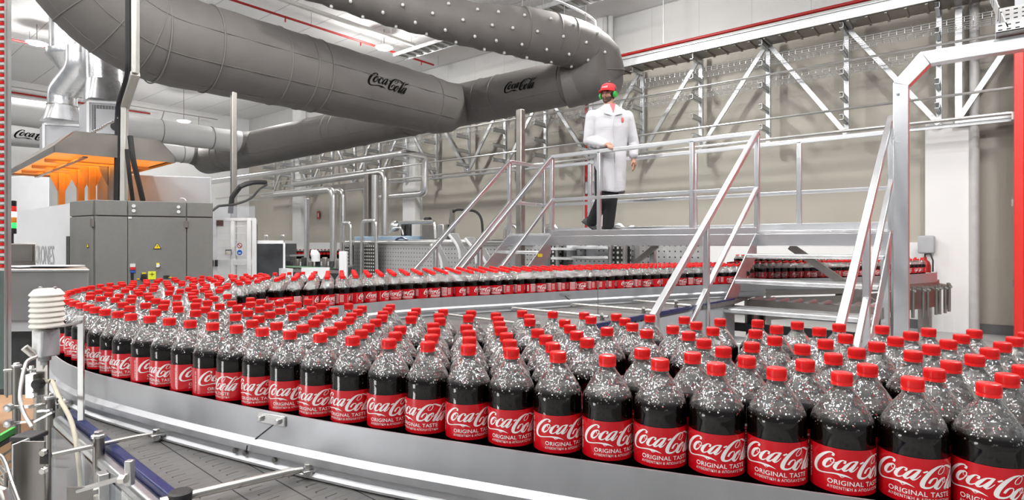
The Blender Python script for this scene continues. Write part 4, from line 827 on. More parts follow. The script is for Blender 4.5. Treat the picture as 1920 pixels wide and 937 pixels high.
d3 = thing('nozzle_air_duct', 'grey fabric air duct dotted with white nozzles at top centre', 'air duct', W(900, 60, 10.3))
pc = cr(PD+pend, .12); n3 = len(pc); r3 = [.335+.125*min(1, max(0, (i/n3-.35)/.30)) for i in range(n3)]
r3 = [r+(.012*math.sin(i*1.9) if i < n3*.62 else 0) for i, r in enumerate(r3)]
MB().tube(pc, r3, 36).obj('tube', M_fabric, d3)
noz = MB().lathe([(.001, 0), (.018, 0), (.026, .012), (.027, .040), (.018, .052), (.001, .052)], 12)
me_n = noz.mesh('nozzle', Vector((0, 0, 0))); me_n.materials.append(mat('white_nozzle', (.62, .62, .61), .2, .35))
for row, (ang, sh) in enumerate(((.35, 0), (-.25, .5), (-.85, 0), (-1.45, .5))):
    for k in range(12):
        i = int((k+sh)*n3*.84/12)+2
        if i >= n3-8: continue
        p, q = pc[i], pc[i+1]; t = (q-p).normalized(); sd_ = t.cross(UP).normalized(); u = sd_.cross(t); nrm = (sd_*math.cos(ang)+u*math.sin(ang))
        if nrm.dot(c2w(0, -1)) < -.2: nrm = (-sd_*math.cos(ang)+u*math.sin(ang))
        o = bpy.data.objects.new('nozzle', me_n); COL.objects.link(o); o.parent = d3
        o.location = p+nrm*(r3[i]-.012)-BASE[d3.name]; o.rotation_euler = nrm.to_track_quat('Z', 'Y').to_euler()
for i in (int(n3*.60), int(n3*.70), int(n3*.76), int(n3*.82), int(n3*.88)):
    m = MB(); ring(m, pc[i], pc[i+1]-pc[i-1], r3[i]+.004, .012); m.obj('seam_ring', M_fabric, d3)
# side branches into the cross duct
M_wfab = mat('pale_duct_fabric', (.50, .50, .50), 0, .6, .03, 3, bump=.25, bscale=6)
for k, (X, z, r, lpx, lab) in enumerate(((-19.5, 5.02, .36, 118, 'upper pale fabric branch duct at left, passing behind the silver bent pipes'), (-23.3, 4.98, .36, 62, 'lower pale fabric branch duct at left with black script by the left edge'))):
    d = thing('branch_air_duct', lab, 'air duct', (X, 4, z-r))
    yy = [-4+.35*i for i in range(39)]; yy = [y for y in yy if y < CY-.5]
    MB().tube([(X, y, z) for y in yy]+[(X, CY-.45, z)], [r+.008*math.sin(y*5) for y in yy]+[r*.97], 32).obj('tube', M_wfab, d)
    m = MB(); v, f = script2d(1.05, 7); on_tube(v, f, Vector((X, y_of(lpx, X), z)), (0, 1, 0), (1, 0, 0), r+.02, m, -.05); m.obj('script_logo', M_ink, d)
    MB().tube([(X, CY-.75, z), (X, CY-.5, z-.02), (X, CY-.2, z-.05)], [r*.98, r*1.12, r*1.35], 32).obj('collar', M_fabric, d)
    for px in (395, 300): m = MB(); ring(m, (X, min(CY-1.0, y_of(px, X)), z), (0, 1, 0), r+.006, .012); m.obj('seam_ring', M_seam, d)
# ---------------------------------------------------------------- ceiling services
for k, (x, y0, y1) in enumerate(((-13.2, -2, 12.3), (-10.9, -2, 12.2), (-20.4, -4, 9))):
    sp = thing('ceiling_sprinkler_pipe', ('thin red sprinkler pipe under the ceiling, beside the lit lamp at centre left', 'thin red sprinkler pipe under the ceiling, partly behind the nozzle duct', 'thin red sprinkler pipe under the ceiling at upper left')[k], 'pipe', (x, y0, 7.1))
    MB().tube([(x, y0, 7.12), (x, y1, 7.12)], .030, 8).obj('pipe', M_red, sp)
    y = y0+.6
    while y < y1:
        MB().tube([(x, y, 7.10), (x, y, 7.0)], .018, 6).obj('sprinkler', M_red, sp)
        MB().tube([(x, y+.7, 7.15), (x, y+.7, ZC)], .006, 5).obj('hanger_rod', M_dsteel, sp); y += 2.2
sp = MB().tube([(-26.7, -3, 6.95), (-26.7, 9.0, 6.95)], .035, 8).obj('wall_sprinkler_pipe', M_red, label='thin red pipe along the upper left wall below the ceiling', cat='pipe')
fr_ = thing('ceiling_guard_rail', 'thin hanging rail frame in front of the upper left wall', 'rail', (-26.2, 4, 6.0))
for z in (7.05, 6.55): MB().tube([(-26.2, -3, z), (-26.2, 11.5, z)], .018, 6).obj('rail', M_dsteel, fr_)
for i in range(9): MB().tube([(-26.2, -2.5+1.65*i, 5.9), (-26.2, -2.5+1.65*i+(.3 if i % 3 == 1 else 0), 7.05)], .018, 6).obj('rod', M_dsteel, fr_)
tk = thing('lamp_trunking', 'white lamp trunking hanging under the ceiling above the main duct', 'trunking', (-12.15, 6, 7.0))
MB().box((-12.2, 1.0, 7.02), (-12.1, 10.6, 7.09)).obj('channel', mat('off_white', (.62, .61, .59), 0, .5), tk)
for y in (2.5, 5.0, 7.5, 9.8): MB().tube([(-12.15, y, 7.09), (-12.15, y, ZC)], .008, 5).obj('hanger_rod', M_white, tk)
ct = thing('ceiling_cable_tray', 'grey ladder cable tray hanging under the ceiling at top centre', 'cable tray', (-10, 10.8, 6.9))
MB().box((-13.0, 10.55, 6.90), (-6.0, 10.58, 7.0)).obj('side_rail', M_galv, ct); MB().box((-13.0, 11.0, 6.90), (-6.0, 11.03, 7.0)).obj('side_rail', M_galv, ct)
for i in range(24): MB().box((-12.9+.29*i, 10.58, 6.905), (-12.84+.29*i, 11.0, 6.93)).obj('rung', M_galv, ct)
m = MB().box((-13, 10.58, 6.94), (-6, 11.0, 6.955)); m.obj('cable_bed', M_dsteel, ct)
for x in (-12.5, -10.4, -8.3): MB().tube([(x, 10.8, 7.0), (x, 10.8, ZC)], .008, 5).obj('hanger_rod', M_dsteel, ct)
def lamp(x, y, z, lab):
    l = thing('ceiling_lamp', lab, 'lamp', (x, y, z))
    MB().lathe([(.05, .0), (.20, .0), (.24, -.03), (.24, -.05), (.23, -.05)], 20, (x, y, z)).obj('housing', M_white, l)
    MB().lathe([(.001, -.048), (.21, -.048), (.19, -.085), (.001, -.10)], 20, (x, y, z), cap=False).obj('lens', M_lamp, l)
    MB().tube([(x, y, z), (x, y, min(ZC, z+1.3))], .012, 6).obj('rod', M_dsteel, l)
lamp(-12.7, 10.0, 7.0, 'lit round hall lamp above the main duct, left of the cable tray'); lamp(-19.6, 3.9, 7.0, 'lit round hall lamp at the upper left by the red pipe')
lamp(-23.6, 9.1, 6.3, 'small lit hall lamp far back above the upper branch duct')
for k, (px, y, x) in enumerate(((1244, 0, -3.9),)):
    q = atY(1244, 40, 12.2); MB().tube([(q.x, 12.2, 6.1), (q.x, 12.2, ZC)], .010, 6).obj('hanging_rod', M_galv, label='thin vertical hanging rod in front of the red wall pipe', cat='rod')
ss = thing('duct_suspension', 'thin curved steel rail with drop rods over the nozzle duct elbow', 'rail', W(1060, 20, 11))
rp = cr([W(930, -40, 10.5), W(1040, 0, 10.9), W(1090, 22, 11.2), W(1116, 40, 11.4), W(1118, 56, 11.4)], .1); MB().tube(rp, .022, 8).obj('rail', M_galv, ss)
for px, py, z in ((979, 5, 10.6), (1018, 20, 10.8), (1058, 35, 11.0), (1098, 50, 11.2)): p = W(px, py+8, z); MB().tube([p, p+UP*.5], .008, 5).obj('drop_rod', M_dsteel, ss)
for k, (px, py, z) in enumerate(((972, 150, 9.0),)):
    p = W(976, 200, 8.4); MB().box((p.x-.05, p.y-.05, 0), (p.x+.05, p.y+.05, 3.55)).obj('support_column', M_dsteel, label='dark steel column standing behind the left stairs', cat='column', bev=.01)
p = W(438, 300, 8.2); MB().box((p.x-.035, p.y-.035, 0), (p.x+.035, p.y+.035, 3.75)).obj('support_column', M_dsteel, label='slim galvanised column standing behind the white mesh gate', cat='column', bev=.006)
# ---------------------------------------------------------------- machines at the left
def pw(px, z, h=0.0): return c2w((px-960)/F*z, z, h)
def flat(v, h): return Vector((v.x, v.y, h))
CT = 1.965
A_, B_, C_, D_, E_ = pw(135, 4.95), pw(178, 4.72), pw(240, 4.83), pw(350, 5.0), pw(399, 5.10)
bk = c2w(-.75, 1.15)
gc = thing('grey_machine_cabinet', 'large grey electrical cabinet with doors and a yellow warning triangle behind the bottles', 'cabinet', flat((B_+E_)/2, 0))
MB().prism([flat(p, .08) for p in (A_, B_, C_, D_, E_, E_+bk*.72, A_+bk*.60)], (0, 0, CT-.08)).obj('body', M_grey, gc)
for i, (p, q, nm) in enumerate(((A_, B_, 'door'), (B_, C_, 'panel'), (C_, D_, 'door'), (D_, E_, 'panel'))):
    d = (q-p).normalized(); n = Vector((d.y, -d.x, 0)); L_ = (q-p).length
    for z0, z1, k in ((.10, CT-.135, nm), (CT-.125, CT-.002, 'header_panel')):
        MB().obox(flat((p+q)/2, (z0+z1)/2)+n*.008, d*(L_/2-.004), n*.010, UP*(z1-z0)/2).obj(k, M_grey, gc, bev=.003)
    if nm == 'door':
        for z in (.5, CT-.19): MB().obox(flat(q if i == 0 else q, z)+n*.02, d*.012, n*.01, UP*.03).obj('hinge', M_dsteel, gc)
d = (D_-C_).normalized(); n = Vector((d.y, -d.x, 0)); up = UP
def onface(px, py, off=.019):
    a = (px-960)/F; r = c2w(a, 1); t = (flat(C_, 0).dot(n)+off)/r.dot(n); return flat(r*t, CZ+(HY-py)/F*t)
def disc(c, r, t, n_, k=16): m = MB(); m.lathe([(.0001, 0), (r, 0), (r, t), (.0001, t)], k, c, n_); return m
for px, py in ((251, 386), (251, 395), (335, 388), (335, 397)): disc(onface(px, py), .014, .008, n).obj('bolt_head', M_white, gc)
def tri(c, s, d_, n_, t): return MB().prism([c+d_*-s-up*s*.85, c+d_*s-up*s*.85, c+up*s*.85], n_*t)
def warn(c, s, d_, n_, par):
    o = tri(c, s, d_, n_, .003).obj('warning_triangle', M_black, par)
    tri(c+n_*.001-up*.0, s*.80, d_, n_, .0035).obj('yellow_face', M_yellow, par)
    b = MB().prism([c+n_*.004+d_*x*s+up*y*s for x, y in ((.08, .38), (-.16, -.10), (.02, -.10), (-.08, -.52), (.20, .04), (.02, .04))], n_*.001); b.obj('bolt_symbol', M_black, par)
warn(onface(295, 461), .030, d, n, gc)
p = onface(165, 460); d0 = (B_-A_).normalized(); n0 = Vector((d0.y, -d0.x, 0)); a = (165-960)/F; r = c2w(a, 1); t_ = (A_.dot(n0)+.019)/r.dot(n0); warn(flat(r*t_, CZ+(HY-460)/F*t_), .02, d0, n0, gc)
def plate(px, py, w, h, mt, nm, par=gc, off=.019, t=.004): c = onface(px, py, off); return MB().obox(c, d*w, n*t, up*h).obj(nm, mt, par)
plate(249, 499, .019, .022, M_white, 'switch_label'); plate(249, 503, .019, .012, mat('label_red', (.6, .03, .03), 0, .5), 'switch_label_red', off=.022); plate(249, 509, .019, .010, mat('label_blue', (.03, .09, .40), 0, .5), 'switch_label_blue', off=.022)
plate(248, 521, .010, .045, M_black, 'handle'); plate(285, 516, .028, .034, mat('lime_sticker', (.75, .80, .04), 0, .5), 'lime_sticker')
c = onface(285, 514, .024); m = MB(); m.obox(c, d*.016, n*.001, up*.002).obox(c, d*.002, n*.001, up*.016); m.obj('cross_symbol', M_black, gc)
plate(270, 518, .022, .018, M_dark, 'rotary_switch_plate'); disc(onface(270, 522), .022, .03, n).obj('rotary_switch', M_black, gc); plate(270, 512, .014, .006, M_yellow, 'yellow_tag'); plate(259, 523, .010, .004, M_yellow, 'yellow_tag'); plate(319, 520, .012, .004, M_yellow, 'yellow_tag')
plate(296, 497, .011, .019, M_yellow, 'key_switch_plate'); disc(onface(297, 498), .012, .03, n).obj('key_switch', M_white, gc); plate(312, 519, .022, .012, M_dark, 'socket')
plate(244, 408, .012, .008, M_white, 'door_tag')
for px in (344, 342): pass
m = MB(); q = pw(342, 5.2, CT); m.tube([q+Vector((0, 0, .02))+Vector((math.cos(t)*.03*CS, math.cos(t)*.03*SN, math.sin(t)*.03)) for t in [2*math.pi*i/16 for i in range(17)]], .006, 6, False); m.obj('lifting_eye', M_steel, gc)
# rear housing
rb0, rb1 = pw(182, 5.75), pw(396, 6.05)
MB().prism([flat(p, 0) for p in (rb0, rb1, rb1+bk, rb0+bk)], (0, 0, 2.30)).obj('machine_housing', M_mgrey, label='light grey machine housing rising behind the grey cabinet', cat='machine', bev=.008)
# white machine side with lettering
w0, w1 = pw(134, 4.97), pw(24, 6.45); dw = (w1-w0).normalized(); nw = Vector((-dw.y, dw.x, 0))
if nw.dot(c2w(0, -1)) < 0: nw = -nw
wm = thing('white_machine', 'white machine side panel with large grey lettering at far left', 'machine', flat((w0+w1)/2, 0))
MB().prism([flat(p, .05) for p in (w0, w1, w1-nw*.12, w0-nw*.12)], (0, 0, CT-.06)).obj('body', M_white, wm)
v, f = text2d('KRONES', .185, .004, 1.0)
a = (82-960)/F; r = c2w(a, 1); t_ = (w0.dot(nw)+.004)/r.dot(nw); c = flat(r*t_, CZ+(HY-495)/F*t_)
xs_ = [x for x, y in v]; k = .74/(max(xs_)-min(xs_))
m = MB().add([c-dw*x*k+up*y for x, y in v], f); m.obj('lettering', mat('pale_grey_letters', (.40, .41, .42), 0, .5), wm)
q = (w0+dw*.03); MB().obox(flat(q, 1.32)+nw*.004+dw*.05, dw*.05, nw*.004, up*.35).obj('window_slot', M_dark, wm)
MB().prism([flat(pw(*p), 0) for p in ((14, 8.2), (92, 7.8), (98, 8.6), (20, 9.0))], (0, 0, 2.55)).obj('white_machine_block', M_white, label='plain white machine block under the left end of the steel hood', cat='machine', bev=.01)
# hood with amber light
HUz = 2.355
hA, hB, hC, hD = pw(101, 4.73), pw(329, 5.36), pw(202, 6.75), pw(18, 6.30)
hC = hB+(hD-hA)
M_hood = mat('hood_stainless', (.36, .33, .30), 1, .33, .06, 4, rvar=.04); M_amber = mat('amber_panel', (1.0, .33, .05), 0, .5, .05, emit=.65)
hood = thing('steel_hood', 'stainless steel hood with amber lit underside standing over the grey cabinet', 'hood', flat((hA+hC)/2, CT))
cen = (hA+hB+hC+hD)/4
def inn(p, k): return p+(cen-p)*k
lo = [flat(p, HUz) for p in (hA, hB, hC, hD)]; e1 = (hB-hA).normalized(); e2 = (hD-hA).normalized()
tp = [flat(hA+e1*.14+e2*.0, HUz+.19), flat(hB-e1*.12, HUz+.19)]
MB().prism([lo[0]+up*.05, lo[0], lo[1], lo[1]+up*.05, tp[1], tp[0]], e2*.006).obj('front_plate', M_hood, hood)
MB().prism([lo[3]+up*.05, lo[3], lo[2], lo[2]+up*.05, flat(hC-e1*.12, HUz+.19), flat(hD+e1*.14, HUz+.19)], -e2*.006).obj('back_plate', M_hood, hood)
MB().prism([lo[0], lo[3], lo[3]+up*.05, lo[0]+up*.05], e1*.006).obj('side_plate', M_hood, hood); MB().prism([lo[1], lo[2], lo[2]+up*.05, lo[1]+up*.05], -e1*.006).obj('side_plate', M_hood, hood)
for p, q, s in ((0, 3, 1), (1, 2, -1)): MB().prism([lo[p]+up*.05, lo[q]+up*.05, lo[q]+up*.19+e1*.13*s, lo[p]+up*.19+e1*.13*s], up*.005).obj('sloping_plate', M_hood, hood)
MB().prism([tp[0], tp[1], flat(hC-e1*.12, HUz+.19), flat(hD+e1*.14, HUz+.19)], up*.005).obj('top_plate', M_hood, hood)
MB().prism([p+up*.02 for p in (lo[0]+e1*.03+e2*.03, lo[1]-e1*.03+e2*.03, lo[2]-e1*.03-e2*.03, lo[3]+e1*.03-e2*.03)], up*.006).obj('amber_panel', M_amber, hood)
for t_ in (.28, .55, .8): MB().bar(lo[0]+(lo[3]-lo[0])*t_+e1*.04-up*.0, lo[1]+(lo[2]-lo[1])*t_-e1*.04, .035, .03).obj('cross_bar', mat('amber_lit_steel', (.75, .42, .16), .5, .4), hood)  # orange glow of the hood lamp painted into the steel colour
MB().bar(lo[0]+e1*.22+e2*.05-up*.012, lo[3]+e1*.22-e2*.05-up*.012, .035, .012).obj('slotted_strip', M_hood, hood)
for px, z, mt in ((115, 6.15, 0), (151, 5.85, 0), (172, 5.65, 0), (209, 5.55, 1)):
    mm = mat('amber_lit_steel', (.75, .42, .16), .5, .4) if not mt else M_hood; b = pw(px, z)  # three pillars carry the amber glow in their colour, the fourth is plain
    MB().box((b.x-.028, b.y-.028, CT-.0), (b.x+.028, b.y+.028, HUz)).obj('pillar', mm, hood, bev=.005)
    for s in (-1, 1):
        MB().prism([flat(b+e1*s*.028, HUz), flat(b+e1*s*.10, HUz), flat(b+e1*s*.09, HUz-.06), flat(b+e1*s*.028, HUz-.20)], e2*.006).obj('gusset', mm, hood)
al = bpy.data.lights.new('amber_light', 'AREA'); al.energy = 8; al.color = (1, .38, .06); al.shape = 'RECTANGLE'; al.size = .6; al.size_y = 1.6
ao = bpy.data.objects.new('amber_light', al); COL.objects.link(ao); ao.location = flat(cen, HUz+.0); ao.rotation_euler = (0, 0, math.atan2(e1.y, e1.x)); ao.parent = hood; ao.location = flat(cen, HUz+.005)-BASE[hood.name]
# slotted cable strut with black hoses
M_slot = mat('slotted_strut', (.58, .58, .53), .5, .45); perforate(M_slot, 50, .045, 2, .38, (.58, .58, .53))
M_slotp = mat('strut_metal', (.56, .56, .52), .5, .45)
st = thing('slotted_strut', 'slotted metal strut with a kink rising from the grey cabinet past the duct', 'strut', pw(232, 5.05, CT))
P = [W(232, 379, 5.05), W(234, 200, 5.05), W(254, 138, 4.75), W(254, -60, 4.75)]
for i, (p, q) in enumerate(zip(P, P[1:])):
    MB().bar(p, q, .066, .04).obj('segment', M_slotp, st, bev=.004)
    dd = (q-p).normalized(); rt = RT; ff = dd.cross(rt).normalized(); ff = -ff if ff.dot(FW) < 0 else ff
    n_ = int((q-p).length/.042)
    m = MB()
    for k in range(n_):
        c = p+dd*(.02+.042*k)+ff*.0205+(rt-dd*rt.dot(dd)).normalized()*-.014; m.obox(c, dd*.009, ff*.0008, rt*.005)
    m.obj('slots', M_black, st)
hb = thing('cable_bundle', 'black cable bundle running down the left side of the slotted strut', 'cables', P[0])
for k in range(5):
    o_ = RT*(-.052-.012*(k % 3))-FW*.012*(k//3)
    MB().tube(fillet([p+o_+RT*.004*math.sin(k*3+i) for i, p in enumerate(P)], .1), .011, 8).obj('cable', M_black, hb)
for k, pts in enumerate(([(244, 255, 4.95), (250, 300, 4.95), (262, 350, 5.0), (268, 376, 5.05)], [(238, 280, 5.02), (243, 330, 5.02), (249, 376, 5.08)])):
    MB().tube(cr([W(*p) for p in pts], .05), .021 if k == 0 else .017, 10).obj('black_hose', M_black, label=('thick black hose curving down to the cabinet top beside the slotted strut', 'thinner black hose between the slotted strut and the thick hose')[k], cat='hose')
ch = MB(); q0, q1 = W(170, 250, 5.2), W(222, 222, 5.05)
for i in range(14): ch.ball(q0.lerp(q1, i/13)+up*.004*math.sin(i), .012, 8, 6)
ch.tube([q0, q1], .008, 6); ch.obj('drag_chain', M_dsteel, label='small metal drag chain between the hood top and the strut', cat='chain')
# air handling units with silver pipes
M_sil = mat('silver_sheet', (.78, .79, .81), 1, .30, .06, 4)
def ahu(px0, px1, px2, y0, y1, z, name_label, face):
    t = thing('ventilation_unit', name_label, 'ventilation unit', W(px1, y1, z))
    a_, b_, c_ = W(px0, y1, z+.3), W(px1, y1, z), W(px2, y1, z+.15); hgt = (y1-y0)/F*z
    for q in (a_, b_, c_): q.z = W(px1, y1, z).z
    for q in (a_, b_, c_): MB().box((q.x-.03, q.y-.03, 0), (q.x+.03, q.y+.03, q.z)).obj('leg', M_mgrey, t)
    MB().prism([a_, b_, c_, c_+(a_-b_)], up*hgt).obj('case', M_mgrey, t, bev=.01)
    dd = (c_-b_).normalized(); nn = Vector((dd.y, -dd.x, 0)); nn = nn if nn.dot(FW) > 0 else -nn
    MB().bar(b_, b_+up*hgt, .04, .04).obj('corner_post', M_white, t); MB().bar(b_+up*hgt, c_+up*hgt, .035, .035).obj('top_rail', M_white, t)
    return t, b_, dd, nn, hgt, (c_-b_).length
t, b_, dd, nn, hg, ln = ahu(148, 166, 232, 190, 262, 9.2, 'grey ventilation unit with perforated grille above the steel hood', 0)
M_grille = mat('perforated_grille', (.16, .16, .17), .3, .5); perforate(M_grille, .022, .022, .55, .55, (.20, .20, .21))
MB().obox(b_+dd*ln*.5+up*hg*.5+nn*.004, dd*ln*.40, nn*.004, up*hg*.42).obj('grille', M_grille, t); MB().obox(b_+dd*ln*.52+up*hg*.5+nn*.010, dd*ln*.30, nn*.004, up*hg*.32).obj('face_plate', M_mgrey, t)
disc(b_+dd*ln*.78+up*hg*.38+nn*.012, .07, .02, nn).obj('fan_inlet', M_black, t)
t, b_, dd, nn, hg, ln = ahu(74, 83, 150, 232, 285, 9.8, 'grey ventilation unit with yellow sticker at the left above the hood', 0)
MB().obox(b_-c2w(.03, -.12)+up*hg*.68+RT*-.02, RT*.03, FW*.01, up*.07).obj('yellow_sticker', M_yellow, t)
def transition(px, y0, y1, w0_, w1_, z, par):
    c0, c1 = W(px, y1, z), W(px, y0, z); n = 32; r0, r1 = w0_/F*z/2, w1_/F*z/2; R0, R1 = [], []
    for k in range(n):
        a_ = 2*math.pi*(k+.5)/n; x, y = math.cos(a_), math.sin(a_); mx = max(abs(x), abs(y)); R0.append(c0+Vector((x/mx*r0, y/mx*r0, 0))); R1.append(c1+Vector((x*r1, y*r1, 0)))
    return MB().loft([R0, R1])
sp_ = thing('silver_pipe', 'shiny silver S-bend ventilation pipe above the left ventilation unit', 'pipe', W(117, 228, 10.0))
transition(117, 198, 228, 58, 46, 10.0, sp_).obj('transition', M_sil, sp_); rr_ = 23/F*10.0
MB().tube(fillet([W(117, 200, 10.0), W(117, 172, 10.0), W(152, 128, 9.8), W(152, 90, 9.8)], .20, 8), rr_, 28).obj('bend', M_sil, sp_)
m = MB(); ring(m, W(117, 198, 10.0), (0, 0, 1), rr_+.004, .012); m.obj('clamp_ring', M_steel, sp_)
MB().lathe([(.33, 0), (.34, .02), (.34, .10), (.28, .12), (.28, 1.1)], 28, W(128, 108, 10.6)).obj('cowl', M_sil, sp_); MB().lathe([(.05, -.38), (.33, 0)], 28, W(128, 108, 10.6)).obj('cone', M_sil, sp_)
s2_ = thing('silver_pipe', 'wide silver ventilation pipe with square base on the right ventilation unit', 'pipe', W(196, 187, 9.5))
transition(196, 152, 192, 60, 56, 9.5, s2_).obj('transition', M_sil, s2_); MB().tube([W(196, 153, 9.5), W(194, 40, 9.5)], 28/F*9.5, 30).obj('tube', M_sil, s2_)
# bottle lift at the left edge
lf = thing('bottle_lift', 'vertical conveyor lift with red-capped bottle necks behind clear plastic at the left edge', 'lift', pw(6, 2.75, 0))
q = pw(14.5, 2.7); MB().box((q.x-.006, q.y-.012, .9), (q.x+.006, q.y+.012, 4.3)).obj('frame_post', M_steel, lf)
q = pw(4, 2.82); MB().obox(flat(q, 2.6), RT*.032, FW*.006, up*1.7).obj('back_plate', mat('lift_back', (.10, .13, .12), .2, .5), lf)
gb = MB().obox((0, 0, 0), RT*.020, FW*.012, up*.006).mesh('gripper', Vector((0, 0, 0))); gb.materials.append(mat('clear_gripper', (.55, .55, .53), 0, .25))
rb_ = MB().lathe([(.001, -.008), (.0135, -.008), (.014, .006), (.001, .008)], 14).mesh('red_cap', Vector((0, 0, 0))); rb_.materials.append(M_cap)
for i in range(44):
    z = 1.50+.0345*i; p_ = pw(5, 2.72, z)
    for me_, dz in ((gb, -.012), (rb_, .004)):
        o = bpy.data.objects.new(me_.name, me_); COL.objects.link(o); o.parent = lf; o.location = p_+up*dz-BASE[lf.name]
q = pw(13, 2.66); MB().obox(flat(q, 2.6), RT*.003, FW*.003, up*1.7).obj('edge_strip', M_dsteel, lf)
# signal tower, control box, counter
sg = thing('signal_tower', 'signal light tower with red, white, amber and green lenses at far left', 'signal light', W(21, 468, 4.6))
p_ = W(21, 470, 4.6); MB().tube([Vector((p_.x, p_.y, 0)), p_+up*.14], .016, 10).obj('pole', M_black, sg); hh = W(21, 438, 4.6).z
for i, (nm, cc, e_) in enumerate((('base', (.02, .02, .02), 0), ('green_lens', (.04, .75, .15), .9), ('amber_lens', (.65, .22, .03), .15), ('white_lens', (.95, .85, .82), 1.2), ('red_lens', (.65, .03, .02), .25), ('top', (.015, .015, .015), 0))):
    MB().lathe([(.032, 0), (.034, .004), (.034, .040), (.030, .044)], 18, (p_.x, p_.y, hh+.044*i)).obj(nm, mat('signal_'+nm, cc, 0, .3, .02, emit=e_), sg)
q0, q1 = pw(20, 4.45), pw(68, 4.45)
cb = thing('control_box', 'dark stainless control box standing behind the steel counter at far left', 'box', flat((q0+q1)/2, 1.0))
MB().prism([flat(p, 0) for p in (q0, q1, q1+c2w(-.29, .34), q0+c2w(-.29, .34))], up*(CZ-.005)).obj('case', M_dsteel, cb, bev=.006); MB().obox(flat((q0+q1)/2, 1.53)+FW*.004, RT*.075, FW*.003, up*.06).obj('door', M_dsteel, cb)
c0, c1 = pw(-90, 3.55), pw(166, 3.62)
ctn = thing('steel_counter', 'brushed steel machine counter at the left edge behind the weather shield', 'counter', flat((c0+c1)/2, 0))
M_brush = mat('counter_steel', (.27, .27, .27), .8, .48, .04, 5)
MB().prism([flat(p, 1.13) for p in (c0, c1, c1+c2w(-.56, .7), c0+c2w(-.56, .7))], up*.315).obj('body', M_brush, ctn, bev=.005)
MB().prism([flat(p+FW*.01, 1.435) for p in (c0, c1+RT*.012, c1+c2w(-.55, .71), c0+c2w(-.56, .71))], up*.012).obj('top_plate', M_steel, ctn, bev=.003)
MB().prism([flat(p-FW*.02, 1.06) for p in (c0, c1, c1+c2w(-.53, .65), c0+c2w(-.53, .65))], up*.075).obj('lower_strip', M_mgrey, ctn)
MB().prism([flat(p-FW*.08, .10) for p in (c0, c1-RT*.03, c1+c2w(-.52, .6), c0+c2w(-.52, .6))], up*.96).obj('plinth', M_dark, ctn)
for k, (px, z, a_) in enumerate(((70, 3.9, .2), (92, 3.95, -.1), (50, 3.85, .5), (105, 3.85, .0))):
    q = pw(px, z, 1.448+.004*k); MB().obox(q, RT*.13*math.cos(a_)+FW*.13*math.sin(a_), FW*.09*math.cos(a_)-RT*.09*math.sin(a_), up*.002).obj('paper_sheet', M_white, label=('lowest white paper sheet on the steel counter', 'white paper sheet second from the bottom on the steel counter', 'turned white paper sheet in the pile on the steel counter', 'topmost white paper sheet on the steel counter, rightmost of the pile')[k], cat='paper', group='papers on the steel counter')
# ---------------------------------------------------------------- weather shield sensor
sz = 1.74; sc_ = W(88, 580, sz)
ws = thing('weather_shield', 'white louvred radiation shield sensor on a bracket beside the guide rail', 'sensor', W(88, 616, sz))
M_cream = mat('cream_plastic', (.82, .79, .72), 0, .4, .02)
z0 = W(88, 613, sz).z; pit = (W(88, 541, sz).z-z0)/7.4
for i in range(7):
    z = z0+pit*i; top = i == 6
    MB().lathe([(.016, .002), (.040, 0), (.0435, .003), (.0435, .0055), (.036 if not top else .032, pit*1.15 if not top else .020), (.024, pit*1.2 if not top else .0225), (.001, pit*1.2 if not top else .0225)], 36, (sc_.x, sc_.y, z)).obj('louvre', M_cream, ws)
MB().lathe([(.024, 0), (.024, pit*6.5)], 20, (sc_.x, sc_.y, z0)).obj('core', mat('shield_core', (.25, .22, .18), 0, .6), ws)
for s in (-.02, .025): MB().lathe([(.005, 0), (.005, .005), (.002, .006)], 8, Vector((sc_.x, sc_.y, z0+pit*6+.0225))+RT*s).obj('screw', M_steel, ws)
bc = W(84, 642, sz); sb = thing('sensor_box', 'pale grey sensor box hanging under the white louvred shield', 'sensor', bc-up*.04)
MB().obox(bc, RT*.022+FW*.010, FW*.022-RT*.010, up*.041).obj('case', mat('sensor_grey', (.84, .85, .85), 0, .4), sb, bev=.006)
MB().obox(bc+RT*.024+FW*.009, RT*.005+FW*.002, FW*.022-RT*.010, up*.040).obj('end_cap', M_mgrey, sb, bev=.004)
m = MB()
for i in range(5):
    for k in range(7): 
        if (i*5+k*3) % 4: m.obox(bc+FW*.0265+RT*(-.010+.007*i)+up*(.022-.0075*k), RT*.0022, FW*.0008, up*.0022)
MB().lathe([(.016, 0), (.016, .012), (.011, .014), (.011, .026)], 14, bc-up*.041, (0, 0, -1)).obj('cable_gland', M_mgrey, sb)
MB().lathe([(.006, 0), (.006, .03)], 12, W(88, 618, sz)-up*.004).obj('stem', M_dsteel, sb)
gb_ = bc-up*.066
cpts = [gb_, gb_-up*.05, W(98, 715, 1.66), W(112, 748, 1.60), W(134, 790, 1.55), W(146, 850, 1.50), W(152, 910, 1.48)]
cb_ = thing('sensor_cable', 'beige sensor cable with black ties running down from the sensor box', 'cable', cpts[-1]); MB().tube(cr(cpts, .02), .0058, 10).obj('cable', mat('beige_cable', (.52, .48, .38), 0, .5), cb_)
for t_ in (2, 3): q = cpts[t_]; MB().lathe([(.0075, -.003), (.0075, .003)], 10, q, (.3, .2, 1)).obj('cable_tie', M_black, cb_)
br_ = thing('bracket_bar', 'flat upright aluminium bar carrying the weather shield beside the rail', 'bracket', W(152, 930, 1.60))
pt_, pb_ = W(152, 592, 1.62), W(152, 990, 1.62); MB().obox((pt_+pb_)/2, RT*.0085, FW*.003, (pt_-pb_)/2).obj('bar', M_steel, br_, bev=.001)
MB().bar(W(150, 606, 1.615), W(98, 614, 1.72), .03, .003).obj('arm', M_steel, br_); MB().bar(W(150, 603, 1.613), W(118, 611, 1.68), .006, .006).obj('bolt', M_steel, br_)
